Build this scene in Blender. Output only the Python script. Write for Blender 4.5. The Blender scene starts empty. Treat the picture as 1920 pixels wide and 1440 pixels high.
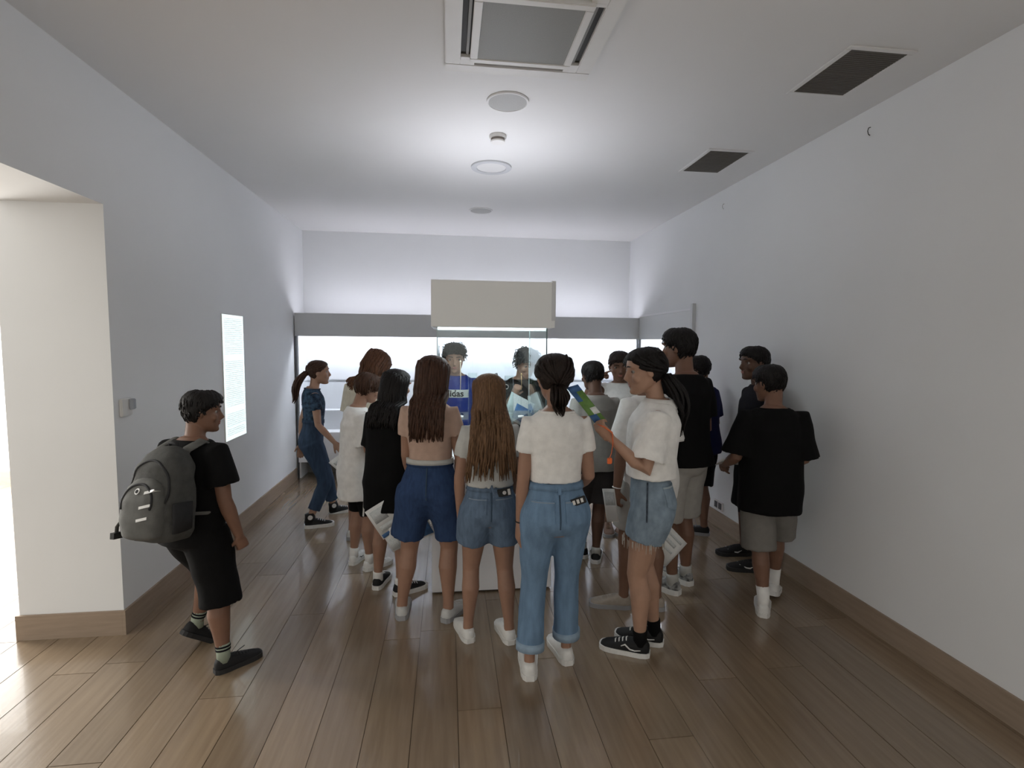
import bpy, bmesh, math, random
import numpy as np
from mathutils import Vector, Matrix
from mathutils.bvhtree import BVHTree

SC = bpy.context.scene
COL = SC.collection
rng = random.Random(7)

# ------------------------------------------------------------------ camera
EYE = 1.65
yaw, pitch, roll, foc = 0.1242, -0.0781, 0.0089, 966.72
cy, sy, cp, sp = math.cos(yaw), math.sin(yaw), math.cos(pitch), math.sin(pitch)
fw = Vector((sy*cp, cy*cp, sp)); rt = Vector((cy, -sy, 0)); up = rt.cross(fw)
rt, up = (rt*math.cos(roll) + up*math.sin(roll)), (up*math.cos(roll) - rt*math.sin(roll))
cam = bpy.data.cameras.new('camera'); camo = bpy.data.objects.new('camera', cam); COL.objects.link(camo)
m = Matrix.Identity(4)
for i in range(3):
    m[i][0], m[i][1], m[i][2] = rt[i], up[i], -fw[i]
m[2][3] = EYE
camo.matrix_world = m
cam.sensor_width = 36; cam.lens = foc/1920*36; cam.clip_start = .05
SC.camera = camo

# ------------------------------------------------------------------ world, lights, exposure
W = bpy.data.worlds.new('world'); SC.world = W; W.use_nodes = True
bg = W.node_tree.nodes['Background']; bg.inputs[0].default_value = (1.0, .97, .90, 1); bg.inputs[1].default_value = 1.06
SC.view_settings.view_transform = 'Standard'; SC.view_settings.look = 'None'
SC.view_settings.exposure = 0; SC.view_settings.gamma = 1; SC.view_settings.use_curve_mapping = False
SC.cycles.use_denoising = True
SC.cycles.max_bounces = 10; SC.cycles.diffuse_bounces = 5; SC.cycles.transparent_max_bounces = 16
SC.cycles.sample_clamp_indirect = 6

def area(name, loc, rot, sx, sy_, power, color):
    l = bpy.data.lights.new(name, 'AREA'); l.shape = 'RECTANGLE'; l.size = sx; l.size_y = sy_
    l.energy = power; l.color = color
    o = bpy.data.objects.new(name, l); COL.objects.link(o); o.location = loc; o.rotation_euler = rot
    return o
# daylight through the tall windows of the neighbouring room and of the lobby behind, plus an added overhead fill
area('daylight_window', (-4.3, -2.2, 1.8), (math.radians(90), 0, 0), 3.2, 2.6, 8, (1.0, .95, .86))
area('daylight_window_side', (-6.6, 5.15, 1.65), (0, math.radians(-90), 0), 2.3, 2.3, 780, (1.0, .975, .92))
area('neighbour_room_fill', (-3.9, 1.6, 2.95), (0, 0, 0), 2.4, 3.6, 20, (1.0, .95, .86))  # unseen fill from above, added to brighten the floor by the opening

# ------------------------------------------------------------------ materials
MATS = {}
def mat(name, color, rough=.6, spec=.5, metal=0, noise=0, nscale=(20, 20, 20), bump=0, bscale=None, emit=None, estr=0, rand=0, col2=None, coat=0):
    if name in MATS: return MATS[name]
    M = bpy.data.materials.new(name); M.use_nodes = True; nt = M.node_tree; N = nt.nodes; L = nt.links
    b = N['Principled BSDF']; b.inputs['Roughness'].default_value = rough; b.inputs['Metallic'].default_value = metal
    b.inputs['Specular IOR Level'].default_value = spec; b.inputs['Coat Weight'].default_value = coat
    b.inputs['Base Color'].default_value = (*color, 1)
    tc = N.new('ShaderNodeTexCoord'); mp = N.new('ShaderNodeMapping'); L.new(tc.outputs['Object'], mp.inputs[0])
    mp.inputs['Scale'].default_value = nscale
    if noise:
        nz = N.new('ShaderNodeTexNoise'); nz.inputs['Scale'].default_value = 1; nz.inputs['Detail'].default_value = 5
        L.new(mp.outputs[0], nz.inputs[0])
        mx = N.new('ShaderNodeMix'); mx.data_type = 'RGBA'
        c2 = col2 if col2 else tuple(c*(1-noise) for c in color)
        cr = N.new('ShaderNodeMapRange'); cr.inputs[1].default_value = .32; cr.inputs[2].default_value = .68
        L.new(nz.outputs[0], cr.inputs[0]); L.new(cr.outputs[0], mx.inputs[0])
        mx.inputs[6].default_value = (*color, 1); mx.inputs[7].default_value = (*c2, 1)
        src = mx.outputs[2]
        if rand:
            oi = N.new('ShaderNodeObjectInfo'); hv = N.new('ShaderNodeHueSaturation')
            mr = N.new('ShaderNodeMapRange'); mr.inputs[3].default_value = 1-rand; mr.inputs[4].default_value = 1+rand
            L.new(oi.outputs['Random'], mr.inputs[0]); L.new(mr.outputs[0], hv.inputs['Value']); L.new(src, hv.inputs['Color']); src = hv.outputs[0]
        L.new(src, b.inputs['Base Color'])
    if bump:
        mp2 = N.new('ShaderNodeMapping'); mp2.inputs['Scale'].default_value = bscale or nscale; L.new(tc.outputs['Object'], mp2.inputs[0])
        n2 = N.new('ShaderNodeTexNoise'); n2.inputs['Scale'].default_value = 1; n2.inputs['Detail'].default_value = 3; L.new(mp2.outputs[0], n2.inputs[0])
        bp = N.new('ShaderNodeBump'); bp.inputs['Strength'].default_value = bump; bp.inputs['Distance'].default_value = .01
        L.new(n2.outputs[0], bp.inputs['Height']); L.new(bp.outputs[0], b.inputs['Normal'])
    if emit:
        b.inputs['Emission Color'].default_value = (*emit, 1); b.inputs['Emission Strength'].default_value = estr
    MATS[name] = M
    return M

def glass_mat(name, tint=(.93, .98, .97), refl=1.0, face=0.0):
    M = bpy.data.materials.new(name); M.use_nodes = True; nt = M.node_tree; N = nt.nodes; L = nt.links
    N.remove(N['Principled BSDF']); out = N['Material Output']
    t = N.new('ShaderNodeBsdfTransparent'); t.inputs[0].default_value = (*tint, 1)
    g = N.new('ShaderNodeBsdfGlossy'); g.inputs['Roughness'].default_value = .01; g.inputs[0].default_value = (refl, refl, refl, 1)
    lw = N.new('ShaderNodeLayerWeight'); lw.inputs[0].default_value = .5
    pw = N.new('ShaderNodeMath'); pw.operation = 'POWER'; pw.inputs[1].default_value = 5; L.new(lw.outputs['Facing'], pw.inputs[0])
    fr = N.new('ShaderNodeMath'); fr.operation = 'MULTIPLY_ADD'; fr.inputs[1].default_value = .9; fr.inputs[2].default_value = .016; L.new(pw.outputs[0], fr.inputs[0])
    mx = N.new('ShaderNodeMixShader'); L.new(fr.outputs[0], mx.inputs[0]); L.new(t.outputs[0], mx.inputs[1]); L.new(g.outputs[0], mx.inputs[2])
    L.new(mx.outputs[0], out.inputs[0])
    return M

M_WALL = mat('wall_paint', (.80, .81, .82), .75, .2, noise=.03, nscale=(1.5, 1.5, 1.5), bump=.02, bscale=(180, 180, 180))
M_CEIL = mat('ceiling_paint', (.76, .755, .75), .8, .2, noise=.03, nscale=(1, 1, 1))
M_BASE = mat('baseboard_wood', (.34, .26, .195), .5, .4, noise=.15, nscale=(6, 6, 60))
M_GAP = mat('floor_base_dark', (.10, .07, .05), .8)
M_OAK = mat('oak_plank', (.255, .188, .125), .24, 1.0, noise=.2, nscale=(34, 2.2, 20), bump=.05, bscale=(60, 4, 40), rand=.13, col2=(.20, .145, .095), coat=.3)
M_HEAD = mat('grey_lacquer', (.60, .61, .62), .35, .5, noise=.02, nscale=(3, 3, 3))
M_HOOD = mat('hood_lacquer', (.80, .81, .80), .32, .5, noise=.02, nscale=(3, 3, 3))
M_POST = mat('dark_metal_post', (.10, .10, .11), .4, .5, metal=.6)
M_CASE = mat('showcase_white', (.86, .86, .88), .5, .4, noise=.02, nscale=(2, 2, 2))
M_STRIP = mat('light_strip_glow', (1, 1, 1), .5, emit=(.88, .91, 1.0), estr=36)
M_COVE = mat('cove_strip_glow', (1, 1, 1), .5, emit=(.90, .90, 1.0), estr=14)
M_UP = mat('uplight_glow', (1, 1, 1), .5, emit=(.90, .92, 1.0), estr=9)
M_HLAMP = mat('hood_lamp_glow', (1, 1, 1), .5, emit=(.93, .98, 1.0), estr=6)
M_GLASS = glass_mat('vitrine_glass', (.955, .98, .98))
M_GLASS2 = glass_mat('case_glass', (.97, .985, .99), .6)
M_EDGE = mat('glass_edge', (.10, .16, .16), .15, .6)
M_PLASTIC = mat('white_plastic', (.74, .73, .71), .45, .4, noise=.03, nscale=(9, 9, 9))
M_GRILLE = mat('grey_grille', (.26, .255, .24), .55, .4, noise=.1, nscale=(200, 200, 200))
M_DARK = mat('dark_void', (.03, .028, .025), .7)
M_VENT = mat('vent_grille', (.11, .10, .085), .6, .3, noise=.1, nscale=(30, 4, 30))
M_LEAF = mat('white_paper', (.80, .81, .80), .6, .3, noise=.04, nscale=(30, 30, 30))
M_PRINT = mat('grey_print', (.52, .56, .57), .6, .3, noise=.35, nscale=(160, 160, 160), col2=(.72, .74, .74))
M_BLUE = mat('blue_print', (.07, .17, .38), .55, .3, noise=.3, nscale=(40, 40, 40))
M_GREEN = mat('green_print', (.16, .30, .08), .5, .3, noise=.25, nscale=(30, 30, 30))
M_ORANGE = mat('orange_band', (.80, .16, .04), .5, .3, noise=.1, nscale=(60, 60, 60))

# ------------------------------------------------------------------ mesh helpers
class MB:
    def __init__(s): s.v = []; s.f = []; s.n = 0
    def add(s, V, F):
        V = np.asarray(V, float).reshape(-1, 3); s.v.append(V); s.f += [tuple(int(i)+s.n for i in f) for f in F]; s.n += len(V); return s
    def box(s, a, b, M3=None, org=None):
        x0, y0, z0 = a; x1, y1, z1 = b
        V = np.array([(x, y, z) for z in (z0, z1) for y in (y0, y1) for x in (x0, x1)], float)
        if M3 is not None: V = V @ np.asarray(M3).T
        if org is not None: V = V + np.asarray(org)
        return s.add(V, [(0, 2, 3, 1), (4, 5, 7, 6), (0, 1, 5, 4), (2, 6, 7, 3), (0, 4, 6, 2), (1, 3, 7, 5)])
    def loft(s, rings, close=True):
        n = len(rings[0]); k = len(rings); V = np.vstack(rings); F = []
        for i in range(k-1):
            for j in range(n):
                F.append((i*n+j, i*n+(j+1) % n, (i+1)*n+(j+1) % n, (i+1)*n+j))
        if close:
            F.append(tuple(range(n-1, -1, -1))); F.append(tuple((k-1)*n+j for j in range(n)))
        return s.add(V, F)
    def tube(s, P, R, n=12, hint=(0, 1, 0), hollow=0):
        P = [np.asarray(p, float) for p in P]; rings = []
        u = np.asarray(hint, float)
        for i, p in enumerate(P):
            t = P[min(i+1, len(P)-1)] - P[max(i-1, 0)]; t = t/(np.linalg.norm(t)+1e-9)
            u = u - t*(u@t)
            if np.linalg.norm(u) < 1e-4: u = np.cross(t, (1, .3, .2))
            u = u/np.linalg.norm(u); v = np.cross(t, u)
            r = R[i]; ra, rb = (r, r) if np.isscalar(r) else r
            a = np.arange(n)*2*np.pi/n
            rings.append(p + np.outer(np.cos(a)*ra, u) + np.outer(np.sin(a)*rb, v))
        if hollow:                                 # concave open end
            t = P[-1]-P[-2]; t = t/np.linalg.norm(t); c = P[-1]
            rings.append(c + (rings[-1]-c)*.86)
            rings.append(c - t*hollow + (rings[-1]-c)*.9)
        return s.loft(rings)
    def ell(s, c, r, M3=None, n=14, k=9):
        c = np.asarray(c, float); r = np.asarray(r, float); rings = []
        for i in range(k):
            th = np.pi*(i+.35)/(k-.3); a = np.arange(n)*2*np.pi/n
            q = np.stack([np.sin(th)*np.cos(a)*r[0], np.sin(th)*np.sin(a)*r[1], np.full(n, -np.cos(th))*r[2]], 1)
            if M3 is not None: q = q @ np.asarray(M3).T
            rings.append(c+q)
        return s.loft(rings)
    def disc(s, c, r, z0, z1, n=40, rin=0):
        a = np.arange(n)*2*np.pi/n; d = np.stack([np.cos(a), np.sin(a)], 1)
        R = lambda q, z: np.column_stack([c[0]+d[:, 0]*q, c[1]+d[:, 1]*q, np.full(n, z)])
        if rin:
            r4 = [R(rin, z0), R(r, z0), R(r, z1), R(rin, z1)]; V = np.vstack(r4); F = []
            for i in range(4):
                for j in range(n):
                    F.append((i*n+j, i*n+(j+1) % n, ((i+1) % 4)*n+(j+1) % n, ((i+1) % 4)*n+j))
            return s.add(V, F)
        return s.loft([R(r, z0), R(r, z1)])
    def data(s): return np.vstack(s.v), s.f
    def mesh(s, name, material=None, smooth=False, bevel=0):
        V, F = s.data(); me = bpy.data.meshes.new(name); me.from_pydata(V.tolist(), [], F)
        bm = bmesh.new(); bm.from_mesh(me); bmesh.ops.recalc_face_normals(bm, faces=bm.faces)
        if bevel:
            bmesh.ops.bevel(bm, geom=list(bm.edges), offset=bevel, segments=2, affect='EDGES', clamp_overlap=True)
        bm.to_mesh(me); bm.free()
        if smooth: me.polygons.foreach_set('use_smooth', [True]*len(me.polygons))
        if material: me.materials.append(material)
        return me
    def build(s, name, material, parent=None, smooth=False, bevel=0):
        return link(name, s.mesh(name, material, smooth, bevel), parent)

def link(name, me, parent=None):
    o = bpy.data.objects.new(name, me); COL.objects.link(o)
    if parent: o.parent = parent
    return o
def tag(o, label=None, cat=None, group=None, kind=None):
    if label: o['label'] = label
    if cat: o['category'] = cat
    if group: o['group'] = group
    if kind: o['kind'] = kind
    return o
def empty(name, loc=(0, 0, 0), rz=0):
    o = bpy.data.objects.new(name, None); COL.objects.link(o); o.location = loc; o.rotation_euler = (0, 0, rz); o.empty_display_size = .1
    return o

def remesh(name, mb, vox, iters, ratio, material, wrinkle=0, wfreq=(1, 1, 1), seed=0, cut=None):
    V, F = mb.data(); me = bpy.data.meshes.new('tmp'); me.from_pydata(V.tolist(), [], F)
    bm = bmesh.new(); bm.from_mesh(me); bmesh.ops.recalc_face_normals(bm, faces=bm.faces); bm.to_mesh(me); bm.free()
    o = link('tmp', me)
    md = o.modifiers.new('r', 'REMESH'); md.mode = 'VOXEL'; md.voxel_size = vox
    if iters:
        md = o.modifiers.new('s', 'SMOOTH'); md.factor = .5; md.iterations = iters
    if ratio < 1:
        md = o.modifiers.new('d', 'DECIMATE'); md.ratio = ratio
    dg = bpy.context.evaluated_depsgraph_get()
    out = bpy.data.meshes.new_from_object(o.evaluated_get(dg)); out.name = name
    bpy.data.objects.remove(o); bpy.data.meshes.remove(me)
    if wrinkle:
        n = len(out.vertices); co = np.empty(n*3); out.vertices.foreach_get('co', co); co = co.reshape(-1, 3)
        nr = np.empty(n*3); out.vertices.foreach_get('normal', nr); nr = nr.reshape(-1, 3)
        r = np.random.RandomState(seed); q = co*np.asarray(wfreq); d = np.zeros(n)
        w1 = np.sin(q@(r.randn(3)*9)+r.rand()*6); w2 = np.sin(q@(r.randn(3)*9)+r.rand()*6)
        for k in range(5):
            dr = r.randn(3); dr /= np.linalg.norm(dr); fr = 22*(1.35**k)
            d += np.sin(q@dr*fr + 1.6*w1 + 1.3*w2*(k % 2) + r.rand()*6)/(1.25**k)
        co += nr*(d*wrinkle/2.2)[:, None]
        out.vertices.foreach_set('co', co.ravel()); out.update()
    out.polygons.foreach_set('use_smooth', [True]*len(out.polygons))
    out.materials.clear(); out.materials.append(material)
    return out

# ------------------------------------------------------------------ room
XL, XR, ZC, YB, YR = -1.807, 2.453, 3.039, 6.85, -4.0
JY, JX, OZ = 3.035, -2.335, 2.366          # opening in the left wall: far jamb, wall thickness, head
floor = MB().box((-7.0, YR, -.06), (XR+.4, YB+.2, -.013)).build('floor', M_GAP); tag(floor, 'pale oak plank floor', kind='structure')
PW, PL = .198, 1.86
pm = MB().box((-PW/2+.0008, -PL/2+.0008, -.014), (PW/2-.0008, PL/2-.0008, 0)).mesh('plank', M_OAK, bevel=.0012)
x = -5.6; ci = 0
while x < XR+PW/2:
    off = [0, .93, .45, 1.4][ci % 4] + .13*((ci*7) % 5)
    y = -1.9 + off - PL
    while y < YB+PL/2:
        inmain = x > XL-PW/2 and x < XR+PW/2 and -.2 < y+PL/2 and y-PL/2 < YB
        inleft = x <= XL-PW/2 and y+PL/2 > .9 and y-PL/2 < 6.6 and not (x > JX+PW/2 and y-PL/2 > JY)
        if inmain or inleft:
            p = link('plank', pm, floor); p.location = (x, y, 0)
        y += PL
    x += PW; ci += 1

wl = MB()
wl.box((JX, JY, 0), (XL, YB+.2, ZC)).box((JX, -1.0, OZ), (XL, JY, ZC)).box((JX, YR, 0), (XL, -1.0, ZC))
tag(wl.build('wall_left', M_WALL), 'white wall with a wide opening at left', kind='structure')
tag(MB().box((JX, YB, 0), (XR+.5, YB+.2, ZC)).build('wall_back', M_WALL), 'white back wall above the showcases', kind='structure')
CY0, CY1, CZ0, CZ1 = 4.96, 6.36, .54, 1.715        # recess of the side showcase
wr = MB()
wr.box((XR, YR, 0), (XR+.5, CY0, ZC)).box((XR, CY0, 0), (XR+.5, CY1, CZ0)).box((XR, CY0, CZ1+.06), (XR+.5, CY1, ZC)).box((XR, CY1, 0), (XR+.5, YB, ZC)).box((XR+.40, CY0, CZ0), (XR+.5, CY1, CZ1+.06))
tag(wr.build('wall_right', M_WALL), 'long white wall on the right', kind='structure')
tag(MB().box((JX, YR, ZC), (XR+.5, YB+.2, ZC+.12)).build('ceiling', M_CEIL), 'white plaster ceiling', kind='structure')
tag(MB().box((-7.0, 6.5, 0), (JX, 6.7, ZC)).build('wall_neighbour_room', M_WALL), 'white wall of the bright neighbouring room', kind='structure')
BH = .139
tag(MB().box((XL-.002, JY-.014, 0), (XL+.014, 6.36, BH)).build('baseboard_left', M_BASE), 'beige brown skirting along left wall', kind='structure')
tag(MB().box((JX-.014, JY-.014, 0), (XL-.0025, JY+.002, BH)).build('baseboard_jamb', M_BASE), 'beige brown skirting round the jamb', kind='structure')
tag(MB().box((XR-.014, YR, 0), (XR+.002, CY0-.06, BH)).build('baseboard_right', M_BASE), 'brown skirting along right wall', kind='structure')
tag(MB().box((-7.0, 6.486, 0), (JX, 6.502, BH)).build('baseboard_neighbour', M_BASE), 'skirting of neighbouring room', kind='structure')

# ------------------------------------------------------------------ back wall showcase
SX0, SX1, SY = -1.795, 2.44, 6.39
t = empty('wall_showcase', (0, SY, 0)); tag(t, 'long lit white showcase built along the back wall with grey header', 'showcase')
def part(p, name, M, *boxes, bevel=0, ox=0, oy=0):
    b = MB()
    for a, c in boxes: b.box((a[0]-ox, a[1]-oy, a[2]), (c[0]-ox, c[1]-oy, c[2]))
    return b.build(name, M, p, bevel=bevel)
P_ = lambda name, M, *bx, **k: part(t, name, M, *bx, oy=SY, **k)
P_('header', M_HEAD, ((SX0, SY, 1.718), (SX1, SY+.03, 1.99)))
P_('header_top', M_HEAD, ((SX0, SY+.03, 1.93), (SX1, SY+.16, 1.95)))
P_('back_panel', M_CASE, ((SX0, 6.80, .20), (SX1, 6.845, 1.93)))
for k in range(4):      # upper back boards, with a joint above the shelf line
    w = (SX1-SX0-.06)/4; x0 = SX0+.03+k*w
    P_('lining_board', M_CASE, ((x0+.002, 6.788, 1.175), (x0+w-.002, 6.80, 1.93)))
P_('side_panel', M_CASE, ((SX0, SY+.03, 0), (SX0+.03, 6.80, 1.93)))
P_('side_panel', M_CASE, ((SX1-.03, SY+.03, 0), (SX1, 6.80, 1.93)))
P_('corner_post', M_POST, ((SX0, SY, 0), (SX0+.012, SY+.03, 1.718)))
P_('corner_post', M_POST, ((SX1-.012, SY, 0), (SX1, SY+.03, 1.718)))
P_('display_deck', M_CASE, ((SX0+.03, SY+.03, .52), (SX1-.03, 6.788, .56)))
P_('display_step', M_CASE, ((SX0+.03, 6.62, .56), (SX1-.03, 6.788, .80)))
P_('base_panel', M_CASE, ((SX0+.012, SY, .20), (SX1-.012, SY+.03, .56)))
P_('toe_recess', M_GRILLE, ((SX0+.03, 6.70, 0), (SX1-.03, 6.80, .20)))
P_('ceiling_panel', M_CASE, ((SX0+.03, SY+.03, 1.86), (SX1-.03, 6.80, 1.88)))
P_('light_strip', M_STRIP, ((SX0+.06, SY+.10, 1.835), (SX1-.06, SY+.16, 1.86)))
P_('cove_light', M_COVE, ((SX0+.15, SY+.06, 1.951), (SX1-.15, SY+.12, 1.962)))
P_('glass_shelf', M_GLASS2, ((SX0+.03, 6.56, 1.160), (SX1-.03, 6.788, 1.168)))
for k in range(3):
    w = (SX1-SX0-.024)/3; x0 = SX0+.012+k*w
    P_('glass_pane', M_GLASS2, ((x0+.002, SY+.012, .56), (x0+w-.002, SY+.018, 1.718)))

# side showcase let into the right wall
t = empty('recessed_showcase', (XR, 5.66, 0)); tag(t, 'lit showcase let into the right wall beside the back corner', 'showcase')
Q_ = lambda name, M, *bx, **k: part(t, name, M, *bx, ox=XR, oy=5.66, **k)
Q_('header', mat('pale_grey_lacquer', (.66, .67, .67), .4), ((XR-.022, CY0, 1.715), (XR-.001, CY1+.02, 2.0)))
Q_('frame_post', M_HEAD, ((XR-.035, CY0-.045, .0), (XR-.001, CY0, 2.066)))
Q_('frame_top', M_CASE, ((XR-.028, CY0, 2.0), (XR-.001, CY1+.02, 2.02)))
Q_('base_panel', M_CASE, ((XR-.022, CY0, .02), (XR-.001, CY1+.02, CZ0)))
Q_('light_strip', M_STRIP, ((XR+.06, CY0+.05, 1.73), (XR+.11, CY1-.05, 1.75)))
Q_('back_lining', M_CASE, ((XR+.385, CY0+.001, CZ0+.001), (XR+.399, CY1-.001, CZ1+.055)))
Q_('display_deck', M_CASE, ((XR+.001, CY0+.001, CZ0+.001), (XR+.384, CY1-.001, CZ0+.02)))
Q_('glass_pane', M_GLASS2, ((XR-.010, CY0+.002, CZ0), (XR-.004, CY1, 1.715)))

# ------------------------------------------------------------------ glass vitrine
VX0, VX1, VY0, VY1 = -.105, .69, 3.31, 4.10
VG0, VG1, VH0, VH1 = -.068, .645, 3.345, 4.065
vt = empty('display_vitrine', ((VX0+VX1)/2, (VY0+VY1)/2, 0)); tag(vt, 'freestanding glass vitrine with grey hood and white plinth in the middle of the room', 'display case')
ox, oy = vt.location.x, vt.location.y
V_ = lambda name, M, *bx, **k: part(vt, name, M, *bx, ox=ox, oy=oy, **k)
V_('plinth', M_CASE, ((VX0, VY0, .012), (VX1, VY1, .90)), bevel=.003)
V_('plinth_foot', M_DARK, ((VX0+.02, VY0+.02, 0), (VX1-.02, VY1-.02, .014)))
hood = V_('hood', M_HOOD, ((VX0, VY0, 1.755), (VX1, VY0+.015, 2.047)), ((VX0, VY1-.015, 1.755), (VX1, VY1, 2.047)), ((VX0, VY0+.015, 1.755), (VX0+.015, VY1-.015, 2.047)), ((VX1-.015, VY0+.015, 1.755), (VX1, VY1-.015, 2.047)), ((VX0+.015, VY0+.015, 2.03), (VX1-.015, VY1-.015, 2.045)))
V_('hood_corner_cap', M_HEAD, ((VX1-.022, VY0-.004, 1.80), (VX1+.004, VY0+.03, 2.055)))
V_('light_panel', M_HLAMP, ((VX0+.04, VY0+.04, 1.775), (VX1-.04, VY1-.04, 1.79)))
V_('uplight_panel', M_UP, ((VX0+.1, VY0+.1, 2.0455), (VX1-.1, VY1-.1, 2.052)))
V_('light_rim', M_CASE, ((VX0+.016, VY0+.016, 1.752), (VX1-.016, VY0+.034, 1.775)), ((VX0+.016, VY1-.034, 1.752), (VX1-.016, VY1-.016, 1.775)), ((VX0+.016, VY0+.034, 1.752), (VX0+.034, VY1-.034, 1.775)), ((VX1-.034, VY0+.034, 1.752), (VX1-.016, VY1-.034, 1.775)))
g = .008
for a, b in (((VG0, VH0, .90), (VG1, VH0+g, 1.775)), ((VG0, VH1-g, .90), (VG1, VH1, 1.775)), ((VG0, VH0+g, .90), (VG0+g, VH1-g, 1.775)), ((VG1-g, VH0+g, .90), (VG1, VH1-g, 1.775))):
    V_('glass_pane', M_GLASS, (a, b))
V_('glass_edge', M_EDGE, ((VG1-.004, VH0-.003, .90), (VG1+.004, VH0+.004, 1.775)))
V_('glass_edge', mat('pale_glass_edge', (.42, .50, .50), .2), ((VG1-.004, VH1-.004, .90), (VG1+.003, VH1+.003, 1.775)))
V_('glass_edge', mat('pale_glass_edge', (.42, .50, .50), .2), ((VG0-.003, VH0-.003, .90), (VG0+.003, VH0+.004, 1.775)))
V_('glass_shelf', M_GLASS2, ((VG0+.012, VH0+.012, 1.11), (VG1-.012, VH1-.012, 1.118)))

# exhibits inside the vitrine and the showcases
M_BRASS = mat('aged_brass', (.45, .33, .16), .4, .5, metal=.8, noise=.2, nscale=(60, 60, 60))
M_IRON = mat('dark_iron', (.05, .05, .05), .5, .5, metal=.5, noise=.2, nscale=(60, 60, 60))
M_BONE = mat('pale_bone', (.66, .60, .48), .6, .3, noise=.2, nscale=(50, 50, 50))
def pin(loc, h, label, M, head):
    t = empty('pin_exhibit', loc); tag(t, label, 'exhibit', 'small exhibits in the glass vitrine')
    MB().disc((0, 0), .022, -.19, -.182, 20).build('stand_base', M_LEAF, t)
    MB().tube([(0, 0, -.182), (0, 0, .008)], [.004, .004], 8).build('stand_post', M_GLASS2, t, True)
    MB().tube([(0, 0, .008), (.002, 0, h*.5), (0, 0, h)], [.0028, .0026, .002], 8).build('shaft', M, t, True)
    b = MB()
    if head == 'hook': b.tube([(0, 0, h), (.004, 0, h+.012), (.014, 0, h+.014), (.018, 0, h+.002)], [.003, .0035, .004, .003], 8)
    else: b.ell((0, 0, h), (.006, .006, .009))
    b.build('tip', M, t, True)
pin((.33, 3.62, 1.308), .118, 'thin dark iron pin with hooked tip standing on the glass shelf', M_IRON, 'hook')
pin((.09, 3.72, 1.308), .21, 'tall pale bone needle standing before the blue shirt in the vitrine', M_BONE, 'knob')
pin((.235, 3.80, 1.308), .085, 'short dark needle standing left of the hooked pin in vitrine', M_IRON, 'knob')
pin((.53, 3.70, 1.308), .12, 'brass pin standing before the black shirt in the vitrine', M_BRASS, 'knob')
t = empty('framed_plaque', (.275, 3.72, 1.308)); tag(t, 'small pale framed plaque standing on the glass shelf of the vitrine', 'plaque')
MB().box((-.042, -.004, .001), (.042, -.001, .055)).build('plaque_face', M_LEAF, t)
MB().box((-.004, -.003, -.19), (.004, .003, 0)).build('stand_post', M_GLASS2, t)
MB().box((-.048, -.005, .052), (.048, .003, .060)).box((-.048, -.005, 0), (.048, .003, .006)).box((-.048, -.005, .006), (-.042, .003, .052)).box((.042, -.005, .006), (.048, .003, .052)).build('plaque_frame', M_GRILLE, t)
t = empty('ring_exhibit', (.42, 3.70, 1.308)); tag(t, 'small grey metal ring on a stub beside the framed plaque', 'ring')
a = np.arange(25)*2*np.pi/24
MB().tube([(math.cos(q)*.016, 0, .03+math.sin(q)*.016) for q in a], [.003]*25, 8).build('ring_band', M_GRILLE, t, True)
MB().disc((0, 0), .012, -.19, .012, 16).build('stub', M_GLASS2, t)
for k, (x, y, h, lab) in enumerate(((.185, 3.87, .31, 'clear glass cylinder stand at left on the vitrine shelf'), (.46, 3.86, .29, 'clear glass cylinder stand at right on the vitrine shelf'))):
    o = MB().loft([np.column_stack([x*0+.035*q*np.cos(a[:24]), .035*q*np.sin(a[:24]), np.full(24, z)]) for q, z in ((1, 0), (1, h), (.92, h), (.92, .006))]).build('glass_cylinder', M_GLASS, smooth=False); o.location = (x, y, 1.118); tag(o, lab, 'glass stand')
# small things lying in the back showcase
def figurine(x, z, lab, y=6.70):
    t = empty('small_figurine', (x, y, z)); tag(t, lab, 'figurine', 'small exhibits in the back showcase')
    MB().ell((0, 0, .05), (.012, .012, .05)).ell((0, 0, .105), (.014, .014, .016)).build('figure_body', M_IRON, t, True)
    MB().tube([(-.02, 0, .03), (-.055, -.005, .022), (-.09, -.005, .034)], [.006, .007, .004], 8).build('blade', M_IRON, t, True)
figurine(-1.18, .80, 'tiny dark figurine with blade on the display step near the camouflage shirt')
figurine(-.15, .80, 'tiny dark figurine with blade on the display step behind the vitrine')
figurine(1.15, .80, 'tiny dark figurine with blade on the display step at right of the vitrine')

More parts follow.
